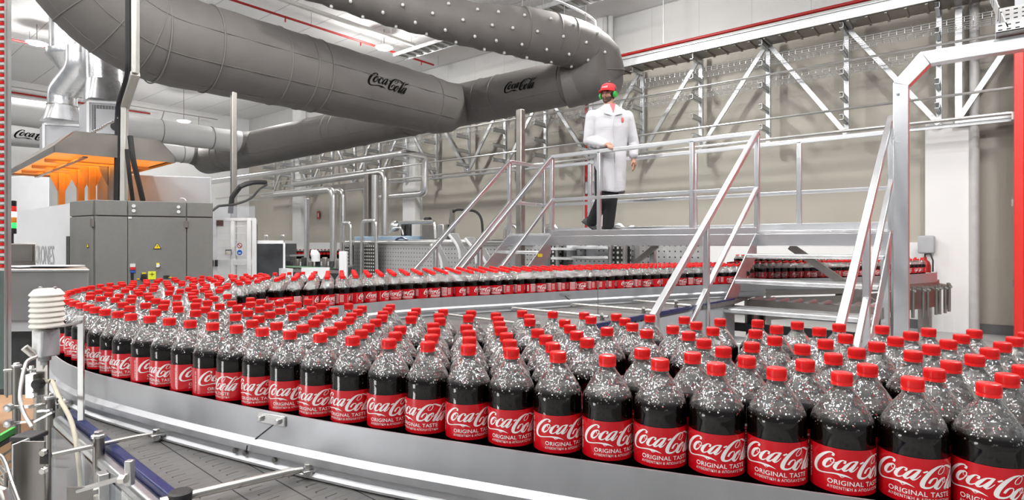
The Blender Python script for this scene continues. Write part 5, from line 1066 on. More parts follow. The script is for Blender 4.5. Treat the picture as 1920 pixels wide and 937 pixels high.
# ---------------------------------------------------------------- rail supports and mechanics near the lens
M_post = mat('round_post_steel', (.27, .255, .24), 1, .33, .06, 6, rvar=.03); M_rod = mat('bright_rod', (.66, .64, .60), 1, .25, .03, 6, rvar=.03)
def hexbolt(m, c, ax, r=.008, t=.007): m.lathe([(.0001, 0), (r, 0), (r, t), (r*.85, t+.001), (.0001, t+.001)], 6, c, ax); return m
def rail_support(lab, post_px, post_py, rod0, rod1, h, pr, rr_, zlow, cap=None):
    r0, r1 = atH(*rod0, h), atH(*rod1, h); r1 = r1-(r1-r0).normalized()*.034; a = (post_px-960)/F
    # where the rod passes the post
    rv = c2w(a, 1); d_ = r1-r0; t_ = (r0.x*rv.y-r0.y*rv.x)/(d_.y*rv.x-d_.x*rv.y); pp = r0+d_*t_
    s = thing('rail_support', lab, 'support', (pp.x, pp.y, zlow)); ztop = CZ+(HY-post_py)/F*(-SN*pp.x+CS*pp.y)
    MB().tube([(pp.x, pp.y, zlow), (pp.x, pp.y, ztop)], pr, 16).obj('post', M_post, s)
    MB().lathe([(pr*1.25, -.004), (pr*1.25, .002), (pr*1.0, .004)], 16, (pp.x, pp.y, ztop)).obj('washer', M_steel, s)
    if cap: MB().lathe([(pr*1.3, -.012), (pr*1.35, .004), (pr*1.1, .007), (.001, .007)], 18, (pp.x, pp.y, ztop)).obj('black_cap', M_black, s)
    else: hexbolt(MB(), (pp.x, pp.y, ztop+.002), (0, 0, 1), pr*.8, .008).obj('bolt', M_steel, s)
    e = d_.normalized(); rod = cr([r0, r0.lerp(r1, .4), r1-e*.05, r1-e*.018-up*.002], .02); MB().tube(rod, [rr_]*(len(rod)-1)+[rr_*.7], 14).obj('rod', M_rod, s)
    sidev = Vector((e.y, -e.x, 0))
    MB().obox(r1-up*.006, e*.020, sidev*.013, up*.0025).obj('clamp_plate', M_steel, s, bev=.001); hexbolt(MB(), r1-e*.006-up*.004, (0, 0, 1), .0085, .012).obj('clamp_bolt', M_rod, s)
    MB().lathe([(.010, 0), (.010, .012)], 12, r1-e*.004-up*.020).obj('clamp_nut', M_steel, s)
    MB().obox(r1+e*.016-up*.012, e*.004, sidev*.016, up*.010).obj('clamp_foot', M_steel, s)
    return s, pp
HR_ = BELT+.024
rail_support('steel rail support with a slim rod clamped to the rail above the belt', 185, 816, (97, 853), (325, 803), HR_, .0125, .0055, .70)
rail_support('nearest steel rail support with thick bright rod and black post cap', 338, 926, (300, 941), (612, 868), HR_, .016, .0085, .70, True)
rail_support('steel rail support with round post just right of the beige sensor cable top', 94, 744, (53, 763), (141, 747), HR_, .0125, .0055, .70)
rail_support('steel rail support with round post at the far left under the sensor box', 31, 685, (6, 695), (84, 687), HR_, .0135, .0055, .70)
for k, (r0, r1, px, py, lab) in enumerate((((1140, 594), (925, 574), 1129, 590, 'thin'), ((1222, 582), (1062, 569), 1207, 578, ''), ((1296, 573), (1178, 562), 1268, 564, ''), ((1012, 611), (790, 583), 1008, 606, ''))):
    rail_support(('support with post and rod before the far rail, right of its antenna wire', 'support with post and rod before the far rail, left of the white stair handrail', 'support with post and rod before the far rail, behind the white stair handrail', 'leftmost support with long rod before the far rail, behind the near bottles')[k], px, py, r0, r1, HR_, .014, .010, .70)
q = atH(1121, 588, HR_); MB().tube([q, q+up*.17, q+up*.20+RT*.004], [.004, .003, .006], 6).obj('antenna_wire', M_dsteel, label='thin upright wire beside the post of the far rail support', cat='wire')
# clear side guard with its brackets
M_lex = mat('clear_guard_sheet', (.70, .74, .80), 0, .06, .02, 4, alpha=.22)
sgd = thing('side_guard', 'clear plastic side guard hanging below the blue wear strip of the conveyor', 'guard', (STRIP_A+STRIP_B)/2-up*.4)
MB().bar(STRIP_A+sn*.050-up*.17, STRIP_B+sn*.050-up*.17, .004, .28).obj('sheet', M_lex, sgd)
for t_ in (.30, .50, .62):
    p_ = STRIP_A.lerp(STRIP_B, t_)+sn*.060-up*.06; MB().obox(p_, sd*.016, sn*.010, up*.05).obj('bracket', M_steel, sgd, bev=.002); hexbolt(MB(), p_+sn*.010+up*.01, sn, .010, .010).obj('bolt', M_rod, sgd)
    MB().bar(p_+sn*.010-up*.03, p_+sn*.16-up*.05, .03, .005).obj('flat_arm', M_steel, sgd)
for t_ in (.32, .36): MB().obox(STRIP_A.lerp(STRIP_B, t_)+sn*.055-up*.09, sd*.004, sn*.004, up*.012).obj('white_clip', M_white, sgd)
mo = STRIP_A.lerp(STRIP_B, .60)-sn*.02-up*.22
m_ = thing('drive_unit', 'grey and green drive unit seen through the clear side guard', 'machine', mo-up*.2); MB().obox(mo, sd*.16, sn*.03, up*.09).obj('housing', M_mgrey, m_, bev=.01); MB().obox(mo+sd*.05+up*.03+sn*.02, sd*.06, sn*.02, up*.03).obj('green_cover', M_green, m_, bev=.008)
p_ = STRIP_A.lerp(STRIP_B, .36)-sn*.02-up*.24; m2_ = thing('drive_unit', 'dark blue-grey drive housing behind the clear guard near the flat bar', 'machine', p_-up*.2); MB().obox(p_, sd*.12, sn*.03, up*.10).obj('housing', mat('slate_paint', (.16, .18, .22), 0, .5), m2_, bev=.012); MB().obox(p_+up*.07+sn*.015, sd*.05, sn*.02, up*.008).obj('green_strip', M_green, m2_)
# lower left: channel bracket, black box, tubes, green strips, wire frame
z_ = 1.28
cbk = thing('channel_bracket', 'folded steel channel bracket with slot and two bolts at bottom left', 'bracket', W(72, 990, z_))
a0 = W(62, 890, z_); MB().obox(a0, RT*.027, FW*.002, up*.075).obj('web', M_post, cbk, bev=.001); MB().obox(a0-RT*.027-FW*-.02+FW*-.02, RT*.002, FW*.022, up*.075).obj('flange', M_steel, cbk, bev=.001)
MB().obox(W(85, 855, z_)+FW*.003, RT*.009, FW*.001, up*.016).obj('slot', M_black, cbk)
for px, py in ((86, 846), (86, 880)): hexbolt(MB(), W(px, py, z_)+FW*.003, FW, .008, .008).obj('bolt', M_rod, cbk)
bb = thing('black_guide_box', 'upright black box profile with pale edge at the left behind the channel bracket', 'box', W(50, 960, 1.36))
MB().obox(W(52, 890, 1.36), RT*.022, FW*.022, up*.085).obj('profile', mat('dark_green_profile', (.035, .045, .035), .2, .4), bb, bev=.003); MB().obox(W(55, 817, 1.36), RT*.026, FW*.026, up*.006).obj('lid', M_black, bb, bev=.003)
MB().obox(W(52, 836, 1.34), RT*.014, FW*.002, up*.012).obj('label_strip', M_mgrey, bb)
brk = thing('sensor_bracket', 'vertical steel plate bracket with a lens below the sensor box', 'bracket', W(80, 740, 1.74)); MB().obox(W(80, 706, 1.74), RT*.018, FW*.003, up*.055).obj('plate', M_post, brk, bev=.001); MB().obox(W(62, 722, 1.73), RT*.012, FW*.014, up*.035).obj('angle', M_steel, brk, bev=.001)
MB().lathe([(.014, 0), (.016, .004), (.014, .02), (.009, .022)], 16, W(77, 718, 1.71), FW).obj('lens', M_black, brk); hexbolt(MB(), W(70, 738, 1.72)+FW*.01, FW, .009, .01).obj('bolt', M_rod, brk)
MB().tube([W(46, 651, 1.70), W(67, 668, 1.72)], .0105, 18).obj('proximity_sensor', M_rod, label='bare metal cylinder sensor pointing up left under the sensor box', cat='sensor')
MB().tube(fillet([W(70, 668, 1.70), W(50, 676, 1.68), W(43, 700, 1.66), W(36, 745, 1.62), W(44, 775, 1.60), W(60, 800, 1.58)], .05), .0052, 10).obj('bent_tube', M_steel, label='thin bent steel tube curving down past the leftmost post', cat='tube')
gs2 = thing('guide_strip', 'bright green plastic guide strip at the lower left edge', 'guide', W(8, 818, 1.9))
MB().bar(W(-30, 838, 1.88), W(26, 806, 2.05), .012, .022).obj('green_strip', M_green, gs2); MB().bar(W(-30, 850, 1.88), W(30, 816, 2.05), .016, .012).obj('black_carrier', M_black, gs2)
for py in (868, 888, 905): MB().bar(W(-30, py+8, 1.86), W(32, py-32, 2.0), .006, .006).obj('guide_rod', M_post, gs2)
for k, (px, py, px2, py2, z) in enumerate(((72, 770, 96, 768, 1.7), (66, 790, 100, 772, 1.72), (12, 762, 60, 762, 1.8), (12, 795, 60, 788, 1.8))):
    MB().bar(W(px, py, z), W(px2, py2, z), .012, .006).obj('flat_link', M_steel, label=('short flat steel link beside the green strip end, upper of the two', 'short flat steel link slanting below the first link by the posts', 'upper horizontal steel link bolted to the leftmost post', 'lower horizontal steel link bolted to the leftmost post')[k], cat='link')
for k, (px, py) in enumerate(((20, 763), (20, 792))): hexbolt(MB(), W(px, py, 1.79), FW, .013, .014).obj('hex_bolt', M_steel, label=('upper', 'lower')[k]+' large hex bolt head on the leftmost post links', cat='bolt')
wf = thing('wire_guide', 'bent wire guide in the bottom left corner', 'wire frame', W(15, 937, 1.2))
for k in range(3): MB().tube(cr([W(-25, 838+22*k, 1.22), W(5, 858+22*k, 1.22), W(22, 905+14*k, 1.20), W(52, 985+10*k, 1.18)], .02), .004, 8).obj('wire', M_rod, wf)
for px, y0_, y1_ in ((11, 885, 960), (20, 900, 960), (28, 915, 970)): MB().tube([W(px, y0_, 1.2), W(px, y1_, 1.2)], .004, 8).obj('pin', M_post, wf)
MB().tube([W(-20, 915, 1.1), W(3, 922, 1.1), W(14, 960, 1.1)], .012, 10).obj('rim_tube', M_rod, wf)
lb = thing('steel_bracket', 'folded steel bracket with an arm at the bottom beside the nearest support', 'bracket', W(190, 960, 1.14)); MB().obox(W(150, 930, 1.14), RT*.025, FW*.002, up*.018).obj('plate', M_post, lb); MB().bar(W(150, 918, 1.14), W(238, 893, 1.14), .022, .005).obj('arm', M_steel, lb); MB().obox(W(243, 886, 1.14), RT*.007, FW*.007, up*.025).obj('block', M_steel, lb, bev=.002); hexbolt(MB(), W(236, 898, 1.13), -RT, .009, .012).obj('bolt', M_rod, lb)
m = MB(); fl = [c2w(-2.05, 1.2, .0), c2w(-1.0, 1.2, .0)]
fb = thing('base_stand', 'dark steel base frame under the conveyor at the lower left', 'stand', c2w(-1.3, 1.75, 0))
for k, (x, z) in enumerate(((-1.22, 1.40), (-.80, 1.06), (-1.62, 1.75), (-1.42, 2.0))): q = c2w(x, z); MB().box((q.x-.03, q.y-.03, 0), (q.x+.03, q.y+.03, .80)).obj('leg', M_dark, fb)
MB().bar(c2w(-1.75, 1.85, .78), c2w(-.55, .85, .78), .06, .06).obj('beam', M_dark, fb); MB().bar(c2w(-1.55, 2.1, .72), c2w(-.95, 1.55, .72), .05, .05).obj('beam', M_dark, fb)
cdb = pw(10, 3.0, .0); cbx = thing('cardboard_box', 'brown cardboard box under shrink film on the floor at the left edge', 'box', cdb)
M_card = mat('brown_cardboard', (.34, .19, .10), 0, .6, .1, 5); MB().obox(cdb+up*.38, RT*.34, FW*.25, up*.38).obj('carton', M_card, cbx, bev=.01)
# ---------------------------------------------------------------- middle distance
M_gate = mat('white_gate_paint', (.76, .77, .78), 0, .4)
gz0 = 6.25; gt = thing('mesh_gate', 'white wire mesh safety gate with warning signs behind the bottles', 'gate', pw(438, gz0))
def gp(px, py, z=gz0): return W(px, py, z)
for px in (403, 437, 468, 477): MB().bar(gp(px, 640), gp(px, 411), .045 if px in (403, 468) else .03, .04).obj('post', M_gate, gt)
for py in (411, 489, 494): MB().bar(gp(402, py), gp(479, py), .03, .03).obj('rail', M_gate, gt)
m = MB()
for i in range(26): px = 405+62*i/25; m.tube([gp(px, 620), gp(px, 412)], .0028, 4, False)
for i in range(16): py = 424+13*i; m.tube([gp(405, py), gp(467, py)], .0032, 4, False)
m.obj('wire_mesh', M_gate, gt)
MB().obox(gp(452, 467)+FW*.03, RT*.035, FW*.002, up*.07).obj('sign_board', M_white, gt)
def annulus(m, c, r0, r1, n_): 
    x = RT; y = up; k = 28; m.add([c+(x*math.cos(2*math.pi*i/k)+y*math.sin(2*math.pi*i/k))*r for r in (r0, r1) for i in range(k)], [(i, (i+1) % k, k+(i+1) % k, k+i) for i in range(k)]); return m
m = annulus(MB(), gp(452, 460)+FW*.034, .021, .028, FW); m.bar(gp(452, 460)+FW*.034-RT*.017+up*.017, gp(452, 460)+FW*.034+RT*.017-up*.017, .001, .006); m.obj('prohibition_ring', M_red, gt)
disc(gp(452, 473)+FW*.032, .028, .002, FW).obj('blue_disc', mat('sign_blue', (.02, .12, .50), 0, .4), gt); MB().obox(gp(452, 474)+FW*.036, RT*.014, FW*.0005, up*.006).obj('white_symbol', M_white, gt)
MB().obox(gp(431, 472)+FW*.03, RT*.033, FW*.003, up*.026).obj('switch_box', M_dsteel, gt); MB().obox(gp(431, 473)+FW*.034, RT*.026, FW*.001, up*.018).obj('sticker', M_white, gt); tri(gp(429, 473)+FW*.036, .010, RT, FW, .001).obj('warning_triangle', M_yellow, gt)
for px in (401, 409): MB().tube([gp(px, 487)+FW*.04, gp(px, 499)+FW*.04], .016, 8).obj('handle', M_black, gt)
MB().obox(gp(414, 418)+FW*.02, RT*.035, FW*.006, up*.03).obj('interlock', mat('brown_switch', (.10, .05, .04), 0, .5), gt)
MB().prism([W(401, 410, 6.4), W(478, 410, 6.4), W(478, 410, 7.2), W(401, 410, 7.2)], up*.14).obj('clear_cover', M_lex, label='clear plastic cover box above the white mesh gate', cat='cover')
MB().tube(cr([W(398, 395, 5.6), W(410, 386, 5.7), W(440, 383, 5.9), W(470, 372, 6.2), W(486, 355, 6.6), W(500, 346, 7.0)], .1), .012, 8).obj('black_cable', M_black, label='thin black cable curving from the grey cabinet over the mesh gate', cat='cable')
MB().tube(cr([W(432, 400, 7.0), W(435, 370, 7.0), W(450, 350, 7.0), W(475, 342, 7.2), W(498, 342, 7.4)], .1), .030, 10).obj('black_hose', M_black, label='thick black hose arching behind the slim column near the mesh gate', cat='hose')
# guarded machine and low conveyor behind the gate
lm = thing('guarded_machine', 'machine with smoked clear guard and two hoop handles behind the mesh gate', 'machine', pw(507, 9.0))
q0, q1 = pw(479, 9.0), pw(533, 9.2)
MB().prism([flat(p, .5) for p in (q0, q1, q1+c2w(-.1, .8), q0+c2w(-.1, .8))], up*1.10).obj('smoked_guard', mat('smoked_guard', (.05, .055, .06), .2, .12, .4, 3), lm, bev=.01)
MB().prism([flat(p, 1.60) for p in (q0, q1, q1+c2w(-.1, .8), q0+c2w(-.1, .8))], up*.05).obj('top_frame', M_gate, lm); MB().bar(flat(q0, .5), flat(q0, 1.9), .05, .05).obj('dark_post', M_black, lm); MB().bar(flat(q1, .4), flat(q1, 1.62), .03, .03).obj('frame_post', M_gate, lm)
for px in (499, 530): MB().tube(fillet([W(px-3, 454, 9.2), W(px-3, 441, 9.2), W(px+3, 441, 9.2), W(px+3, 454, 9.2)], .03), .012, 8).obj('handle', M_steel, lm)
lc = thing('filler_table', 'low dark filler table with green guide strip and motors behind the far bottles', 'machine', pw(580, 9.5))
q0, q1 = pw(488, 9.3), pw(660, 9.9); MB().prism([flat(p, 0) for p in (q0, q1, q1+c2w(-.2, .9), q0+c2w(-.2, .9))], up*1.20).obj('table', M_dark, lc, bev=.02)
MB().bar(W(505, 498, 9.2), W(652, 503, 9.6), .03, .02).obj('green_strip', mat('soft_green', (.18, .34, .20), 0, .4), lc); MB().bar(W(490, 505, 9.15), W(650, 510, 9.55), .05, .05).obj('edge_rail', M_dsteel, lc)
for k in range(11): p_ = W(505+13*k, 497, 9.5); MB().obox(p_+up*.02, RT*.035, FW*.04, up*(.05+.03*(k % 3))).obj('motor_block', M_dark if k % 2 else M_dsteel, lc, bev=.01)
MB().bar(W(518, 480, 9.5), W(570, 478, 9.6), .05, .03).obj('hand_bar', M_steel, lc)
MB().tube(fillet([W(585, 476, 9.4), W(592, 476, 9.4), W(592, 490, 9.4)], .05), .07, 12).obj('white_elbow', M_white, lc); MB().box(W(536, 520, 9.1)-Vector((.12, .05, 0)), W(536, 503, 9.1)+Vector((.12, .05, 0))).obj('white_panel', M_white, lc); MB().obox(W(592, 512, 9.1), RT*.22, FW*.02, up*.09).obj('white_panel', M_white, lc)
MB().obox(flat(W(644, 500, 9.0), .74), RT*.06, FW*.04, up*.74).obj('white_post_box', M_white, label='upright white post box at the end of the filler table', cat='box', bev=.008)
fb_ = [(-7.2+.105*i+.0*j, 18.6+.17*i*.2+.1*j) for j in range(2) for i in range(30)]
def far_line():
    m = MB()
    for x, z in fb_:
        c = c2w(x, z, BELT); m.mat(0).lathe([(.046, .0), (.046, .126), (.046, .20), (.046, .235)], 8, c, cap=False); m.mat(2).lathe([(.047, .126), (.047, .2)], 8, c, cap=False); m.mat(1).lathe([(.046, .235), (.03, .27), (.014, .285)], 8, c, cap=False); m.mat(2).lathe([(.016, .285), (.016, .305), (.001, .306)], 8, c, cap=False)
    m.obj('remote_cola_bottles', [M_cola, M_pet, M_cap], label='remote line of red-capped bottles seen between column and silver pipes', kind='stuff')
far_line()
fl_ = thing('remote_conveyor', 'remote conveyor carrying a line of bottles far behind the filler table', 'conveyor', c2w(-5.6, 18.8)); MB().bar(c2w(-7.6, 18.5, BELT-.05), c2w(-3.9, 19.3, BELT-.05), .4, .09).obj('belt', M_dsteel, fl_)
for x in (-7, -5.6, -4.3): q = c2w(x, 18.55+(x+7)*.21); MB().box((q.x-.04, q.y-.04, 0), (q.x+.04, q.y+.04, BELT-.05)).obj('leg', M_dsteel, fl_)
# perforated guards and hoops along the far side of the line
M_pp = mat('perforated_panel', (.62, .62, .62), .8, .35); perforate(M_pp, .085, .085, .24, .24, (.74, .74, .74), (.03, .03, .03))
M_pk = mat('dark_perforated_panel', (.03, .03, .03), .2, .5); perforate(M_pk, .075, .075, .45, .45, (.035, .035, .035), (.70, .70, .68))
YG = 8.0
def gx_(px, Y=YG): a = (px-960)/F; return Y*(CS*a-SN)/(SN*a+CS)
pg = thing('perforated_guard', 'long perforated stainless guard with tubular rim beyond the far bottles', 'guard', (gx_(850), YG, 0))
MB().box((gx_(652), YG, .75), (gx_(1330), YG+.03, 1.60)).obj('panel', M_pp, pg); MB().box((gx_(652), YG+.03, 1.56), (gx_(1000), YG+.95, 1.585)).obj('top_plate', M_steel, pg); MB().tube([(gx_(652), YG-.03, 1.62), (gx_(1000), YG-.03, 1.62)], .055, 14).obj('rim', M_steel, pg)
for px in (660, 760, 880, 1010, 1150, 1290): MB().box((gx_(px)-.03, YG+.02, 0), (gx_(px)+.03, YG+.08, 1.58)).obj('leg', M_steel, pg)
for k, (a_, b_) in enumerate(((656, 672), (692, 716), (1035, 1064), (1152, 1190))):
    MB().box((gx_(a_), YG-.14, 0), (gx_(b_), YG-.12, 1.56)).obj('dark_mesh_door', M_pk, label=('leftmost dark perforated door inside the first steel hoop', 'dark perforated door inside the second steel hoop from the left', 'dark perforated door below the platform left of the white star wheels', 'dark perforated door below the platform right of the white star wheels')[k], cat='door')
for k, (px, w_, yt) in enumerate(((663, 17, 418), (706, 26, 414), (972, 22, 423), (1046, 22, 423), (1170, 24, 423), (1195, 20, 427))):
    zt = CZ+(HY-yt)/F*(YG/(SN*(px-960)/F+CS)); x0, x1 = gx_(px-w_/2), gx_(px+w_/2)
    MB().tube(fillet([(x0-.05, YG-.2, 0), (x0, YG-.2, zt), (x1, YG-.2, zt), (x1+.05, YG-.2, 0)], .12, 8), .036, 12).obj('tube_hoop', M_steel, label=('leftmost steel tube hoop beyond the far bottles', 'wide steel tube hoop, second from the left', 'steel tube hoop peeking above the deck at the left stairs', 'steel tube hoop above the deck left of the person', 'larger steel tube hoop above the deck right of the shoes', 'smaller steel tube hoop above the deck right of the shoes')[k], cat='hoop')
bl = mat('pale_blue_box', (.45, .60, .76), 0, .5)
for k, (a_, b_) in enumerate(((656, 678), (693, 758))): MB().box((gx_(a_), YG+.12, 1.58), (gx_(b_), YG+.5, 1.76)).obj('blue_box', bl, label=('small pale blue box on top of the perforated guard', 'long pale blue box on top of the perforated guard')[k], cat='box', bev=.01)
va = thing('valve_unit', 'steel valve unit with silver ball, cylinders and tubes above the perforated guard', 'machine', (gx_(770), YG+.5, 1.6))
p_ = atY(772, 448, YG+.5)
MB().box((gx_(764), YG+.4, 1.60), (gx_(790), YG+.9, 2.0)).obj('cabinet', M_dsteel, va, bev=.01); MB().box((gx_(792), YG+.4, 1.60), (gx_(804), YG+.7, 2.0)).obj('side_box', M_steel, va, bev=.01)
MB().tube(fillet([(gx_(722), YG+.4, 2.06), (gx_(788), YG+.4, 2.06), (gx_(790), YG+.4, 1.7)], .1), .04, 10).obj('tray_tube', M_steel, va)
MB().ball(atY(742, 424, YG+.6), .13, 18, 12).obj('silver_ball', M_sil, va)
for px in (757, 767): q = atY(px, 432, YG+.6); MB().lathe([(.06, -.15), (.06, .18), (.05, .2)], 14, q).obj('dark_cylinder', M_dark, va)
MB().tube(cr([atY(730, 436, YG+.3), atY(738, 428, YG+.3), atY(752, 428, YG+.3), atY(756, 440, YG+.3)], .05), .02, 8).obj('loop_tube', M_steel, va); MB().tube(cr([atY(742, 450, YG-.05), atY(748, 446, YG-.05), atY(756, 446, YG-.05), atY(764, 450, YG-.05)], .05), .02, 8).obj('blue_hose', M_blue, va)
# silver process pipes
def pipe(pts, r, lab, Y, fr_=.14, mt=None): 
    P_ = [atY(px, py, y) for px, py, y in pts]; o = MB().tube(fillet(P_, fr_, 8), r, 16).obj('process_pipe', mt or M_pipe, label=lab, cat='pipe'); return o
Yp = 9.0
def pa(px, py, Y=Yp): return (px, py, Y)
def zat(px, py, Y): return atY(px, py, Y).z
zA = zat(755, 287, 9.3); xE = gx_(757, 9.3)
MB().tube(fillet([(-22.5, 9.3, zA), (xE, 9.3, zA), (xE, 10.0, zA), (xE, 10.0, zA-.95), (xE-2.0, 10.0, zA-.95)], .18, 8), .085, 18).obj('process_pipe', M_pipe, label='long bright silver pipe with square loop near the white pillar', cat='pipe')
zB = zat(715, 323, 9.0); xB = gx_(722, 9.0); MB().tube(fillet([(gx_(553, 9.0), 9.0, zat(553, 346, 9.0)), (xB, 9.0, zB), (xB, 9.0, zat(722, 440, 9.0))], .22, 8), .088, 18).obj('process_pipe', M_steel, label='silver pipe bending down beside the second hoop', cat='pipe')
MB().tube([(gx_(703, 8.8), 8.8, zat(703, 328, 8.8)), (gx_(703, 8.8), 8.8, 1.58)], .085, 16).obj('process_pipe', M_steel, label='straight vertical silver pipe behind the second hoop', cat='pipe')
zC = zat(606, 357, 8.4); xC = gx_(625, 8.4); MB().tube(fillet([(-15.5, 8.4, zC), (xC, 8.4, zC), (xC, 8.4, 0)], .22, 8), .085, 18).obj('process_pipe', M_steel, label='silver pipe from the left bending down to the filler table, nearer of the pair', cat='pipe')
xC2 = gx_(643, 8.7); MB().tube(fillet([(xC2-.5, 8.7, zat(643, 357, 8.7)), (xC2, 8.7, zat(643, 357, 8.7)), (xC2, 8.7, 0)], .18, 8), .075, 16).obj('process_pipe', M_steel, label='second silver pipe bending down, right of the nearer pipe of the pair', cat='pipe')
for k, (yy, py) in enumerate(((9.8, 322), (9.6, 362), (10.2, 372))): z = zat(500, py, yy); tp_ = thing('thin_pipe', ('upper', 'middle', 'lowest')[k]+' thin horizontal pipe behind the bending silver pipes', 'pipe', (-18, yy, 0)); MB().tube([(-22, yy, z), (gx_(690, yy), yy, z)], .03, 8).obj('tube', M_steel, tp_); MB().box((gx_(684, yy)-.03, yy-.03, 0), (gx_(684, yy)+.03, yy+.03, z)).obj('support', M_galv, tp_)
def post_(px, Y, yt, yb, w_, lab, mt): 
    x = gx_(px, Y); z1 = zat(px, yt, Y); MB().box((x-w_, Y-w_, 0), (x+w_, Y+w_, z1)).obj('support_column', mt, label=lab, cat='column', bev=.008)
post_(575, 8.0, 372, 520, .05, 'square grey column left of the bending silver pipes', M_galv); post_(691, 8.8, 326, 440, .075, 'brownish steel column behind the second hoop', M_dsteel)
xb_ = gx_(691, 8.8); MB().box((gx_(610, 8.8), 8.75, zat(691, 349, 8.8)-.02), (xb_, 8.85, zat(691, 349, 8.8)+.12)).obj('steel_beam', M_dsteel, label='brownish steel beam running left from the brownish column', cat='beam')
hf = thing('hose_frame', 'steel post with black hose arch behind the left stairs', 'frame', (gx_(848, 8.6), 8.6, 0)); x = gx_(848, 8.6); MB().box((x-.04, 8.56, 0), (x+.04, 8.64, zat(848, 392, 8.6))).obj('post', M_dsteel, hf)
MB().tube(fillet([(x-.06, 8.6, 1.5), (x-.06, 8.6, zat(848, 391, 8.6)), (gx_(903, 8.6), 8.6, zat(903, 396, 8.6)), (gx_(906, 8.6), 8.6, 1.6)], .3, 8), .025, 8).obj('black_hose', M_black, hf)
MB().tube([atY(788, 414, YG+.6), atY(800, 412, YG+.6)], .02, 8).obj('valve_stem', M_steel, va); MB().tube([atY(798, 412, YG+.6), atY(806, 412, YG+.6)], .06, 12).obj('valve_wheel', M_black, va)
MB().tube(fillet([(gx_(690, 11), 11.0, zat(785, 368, 11)), (gx_(790, 11), 11.0, zat(785, 368, 11)), (gx_(790, 11), 11.0, 0)], .12), .035, 10).obj('thin_pipe', M_steel, label='thin steel pipe with a bend on the white pillar behind the valve unit', cat='pipe')
# white star wheels and slanted guards under the platform
def star(px, py, r, Y, lab, tilt=0):
    c = atY(px, py, Y); m = MB(); prof = []
    for k in range(96): a_ = 2*math.pi*k/96; q_ = (a_*8/(2*math.pi)) % 1; rr2 = r*(1-.22*max(0, math.sin(math.pi*q_))**.6); prof.append(c+Vector((math.cos(a_)*rr2, math.sin(a_)*rr2, 0)))
    m.prism(prof, (0, 0, .035)); m.prism([p+Vector((0, 0, .15)) for p in prof], (0, 0, .035)); m.lathe([(r*.25, 0), (r*.25, .3)], 16, c)
    m.obj('star_wheel', M_white, label=lab, cat='star wheel')
star(1072, 486, .34, 7.75, 'left white plastic star wheel below the platform'); star(1108, 484, .30, 7.7, 'right white plastic star wheel below the platform')
for k, (px, py) in enumerate(((828, 480), (862, 462), (893, 470), (915, 492))):
    c = atY(px, py, 7.6); t_ = thing('curved_guide', ('leftmost tilted steel guide with white plastic edge behind the left stairs', 'taller tilted steel guide with white edge, second from the left', 'tilted steel guide with white edge, third from the left behind the stairs', 'lowest tilted steel guide at the right behind the left stairs')[k], 'guide', c-up*.3)
    MB().tube([Vector((c.x, c.y+.04, 0)), c+Vector((0, .03, 0))], .02, 8).obj('leg', M_dsteel, t_)
    ax_ = (up*.9-RT*.42).normalized(); MB().obox(c, ax_*.27, RT*.08, FW*.01).obj('plate', M_steel, t_, bev=.004)
    pts_ = [c-RT*.10+ax_*(-.25+.5*i/6)+RT*.06*math.sin(i/6*math.pi) for i in range(7)]; MB().tube(pts_, .03, 8).obj('white_edge', M_white, t_)
# extinguisher signs on the wall
for k, (px, py) in enumerate(((597, 403), (815, 430))):
    q = atY(px, py, YW-.06); t_ = thing('wall_sign', ('small red extinguisher sign on the wall left of the silver pipes', 'small red extinguisher sign on the wall behind the left stairs')[k], 'sign', q)
    MB().box((q.x-.10, q.y-.01, q.z-.16), (q.x+.10, q.y+.01, q.z+.16)).obj('board', M_red, t_); MB().box((q.x-.03, q.y-.014, q.z-.08), (q.x+.03, q.y-.011, q.z+.08)).obj('symbol', M_white, t_)
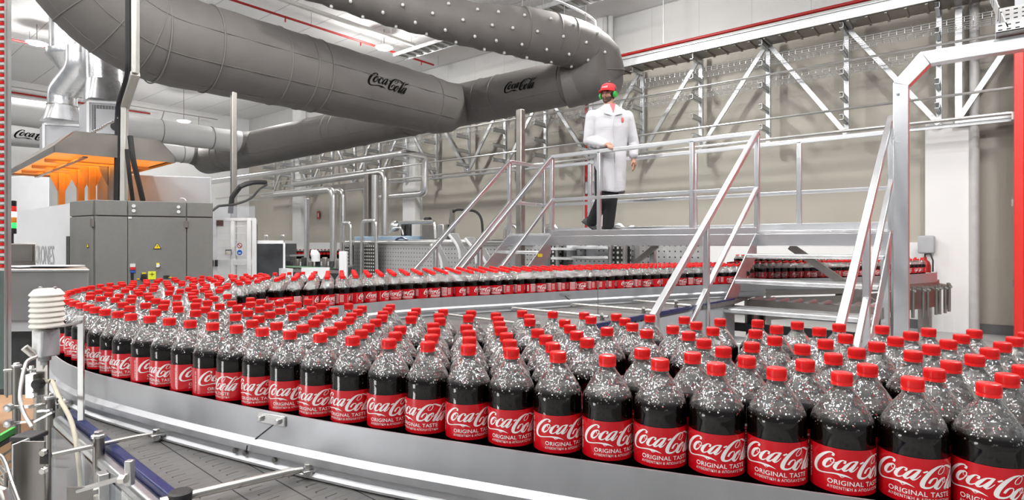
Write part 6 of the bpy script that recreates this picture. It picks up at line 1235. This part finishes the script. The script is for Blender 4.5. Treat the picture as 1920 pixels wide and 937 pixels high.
# far conveyor behind the right stairs
fc = thing('far_conveyor', 'steel conveyor with guide rail and legs carrying bottles behind the right stairs', 'conveyor', c2w(3.8, 6.9))
ln_ = [Vector((v.x, v.y, 0)) for v in cr([(2.35, 5.85, 0), (2.63, 6.20, 0), (3.0, 6.33, 0), (3.56, 6.47, 0), (4.4, 6.88, 0), (5.5, 7.55, 0), (5.95, 8.1, 0)], .1)]
fp_ = plan(ln_); MB().sweep(fp_, [(0, .12), (.004, .12), (.004, 0), (0, 0)]).obj('guide_rail', M_rail, fc)
MB().prism([c2w(*p, BELT-.06) for p in ((2.35, 5.85), (2.63, 6.18), (3.0, 6.30), (3.56, 6.44), (4.4, 6.85), (5.5, 7.5), (6.0, 8.1), (5.9, 9.0), (5.3, 9.5), (3.9, 10.5), (3.6, 10.2), (4.9, 9.0), (5.2, 8.4), (4.2, 7.45), (3.5, 7.05), (2.5, 6.9))], up*.06).obj('belt', M_dsteel, fc)
MB().sweep([p-up*.02 for p in fp_], [(.01, -.06), (.03, -.06), (.03, -.30), (.01, -.30)]).obj('side_plate', M_dsteel, fc)
for x, z in ((2.7, 6.3), (3.8, 6.7), (4.8, 7.2), (5.6, 7.8), (5.7, 8.8), (4.4, 9.9)): q = c2w(x, z); MB().box((q.x-.035, q.y-.035, 0), (q.x+.035, q.y+.035, BELT-.06)).obj('leg', M_dsteel, fc)
for k in range(9):
    i = int(len(fp_)*(.62+.04*k)); 
    if i >= len(fp_)-1: break
    p_ = fp_[i]; MB().tube([p_-FW*.0+FW*.02-up*.05, p_+FW*.26-up*.06], .014, 8).obj('support_rod', M_rod, fc); MB().tube([p_+FW*.22-up*.02, p_+FW*.22-up*.38], .018, 8).obj('clamp_post', M_dsteel, fc)
ug = thing('roller_frame', 'dark roller conveyor frame under the platform deck behind the right stairs', 'conveyor', (-1.2, 6.3, 0))
MB().box((-1.9, 6.08, .93), (-.7, 6.13, 1.03)).obj('side_beam', M_dsteel, ug); MB().box((-2.0, 5.98, .72), (-.7, 6.04, .80)).obj('side_beam', M_dark, ug); MB().box((-1.9, 6.13, .99), (-.7, 6.50, 1.01)).obj('bed', M_galv, ug)
for k in range(9): MB().tube([(-1.85+.13*k, 6.12, 1.02), (-1.85+.13*k, 6.48, 1.02)], .024, 10).obj('roller', M_galv, ug)
for x, y in ((-1.85, 6.1), (-.8, 6.1), (-1.85, 6.5), (-.8, 6.5)): MB().box((x-.03, y-.03, 0), (x+.03, y+.03, .95)).obj('leg', M_dark, ug)
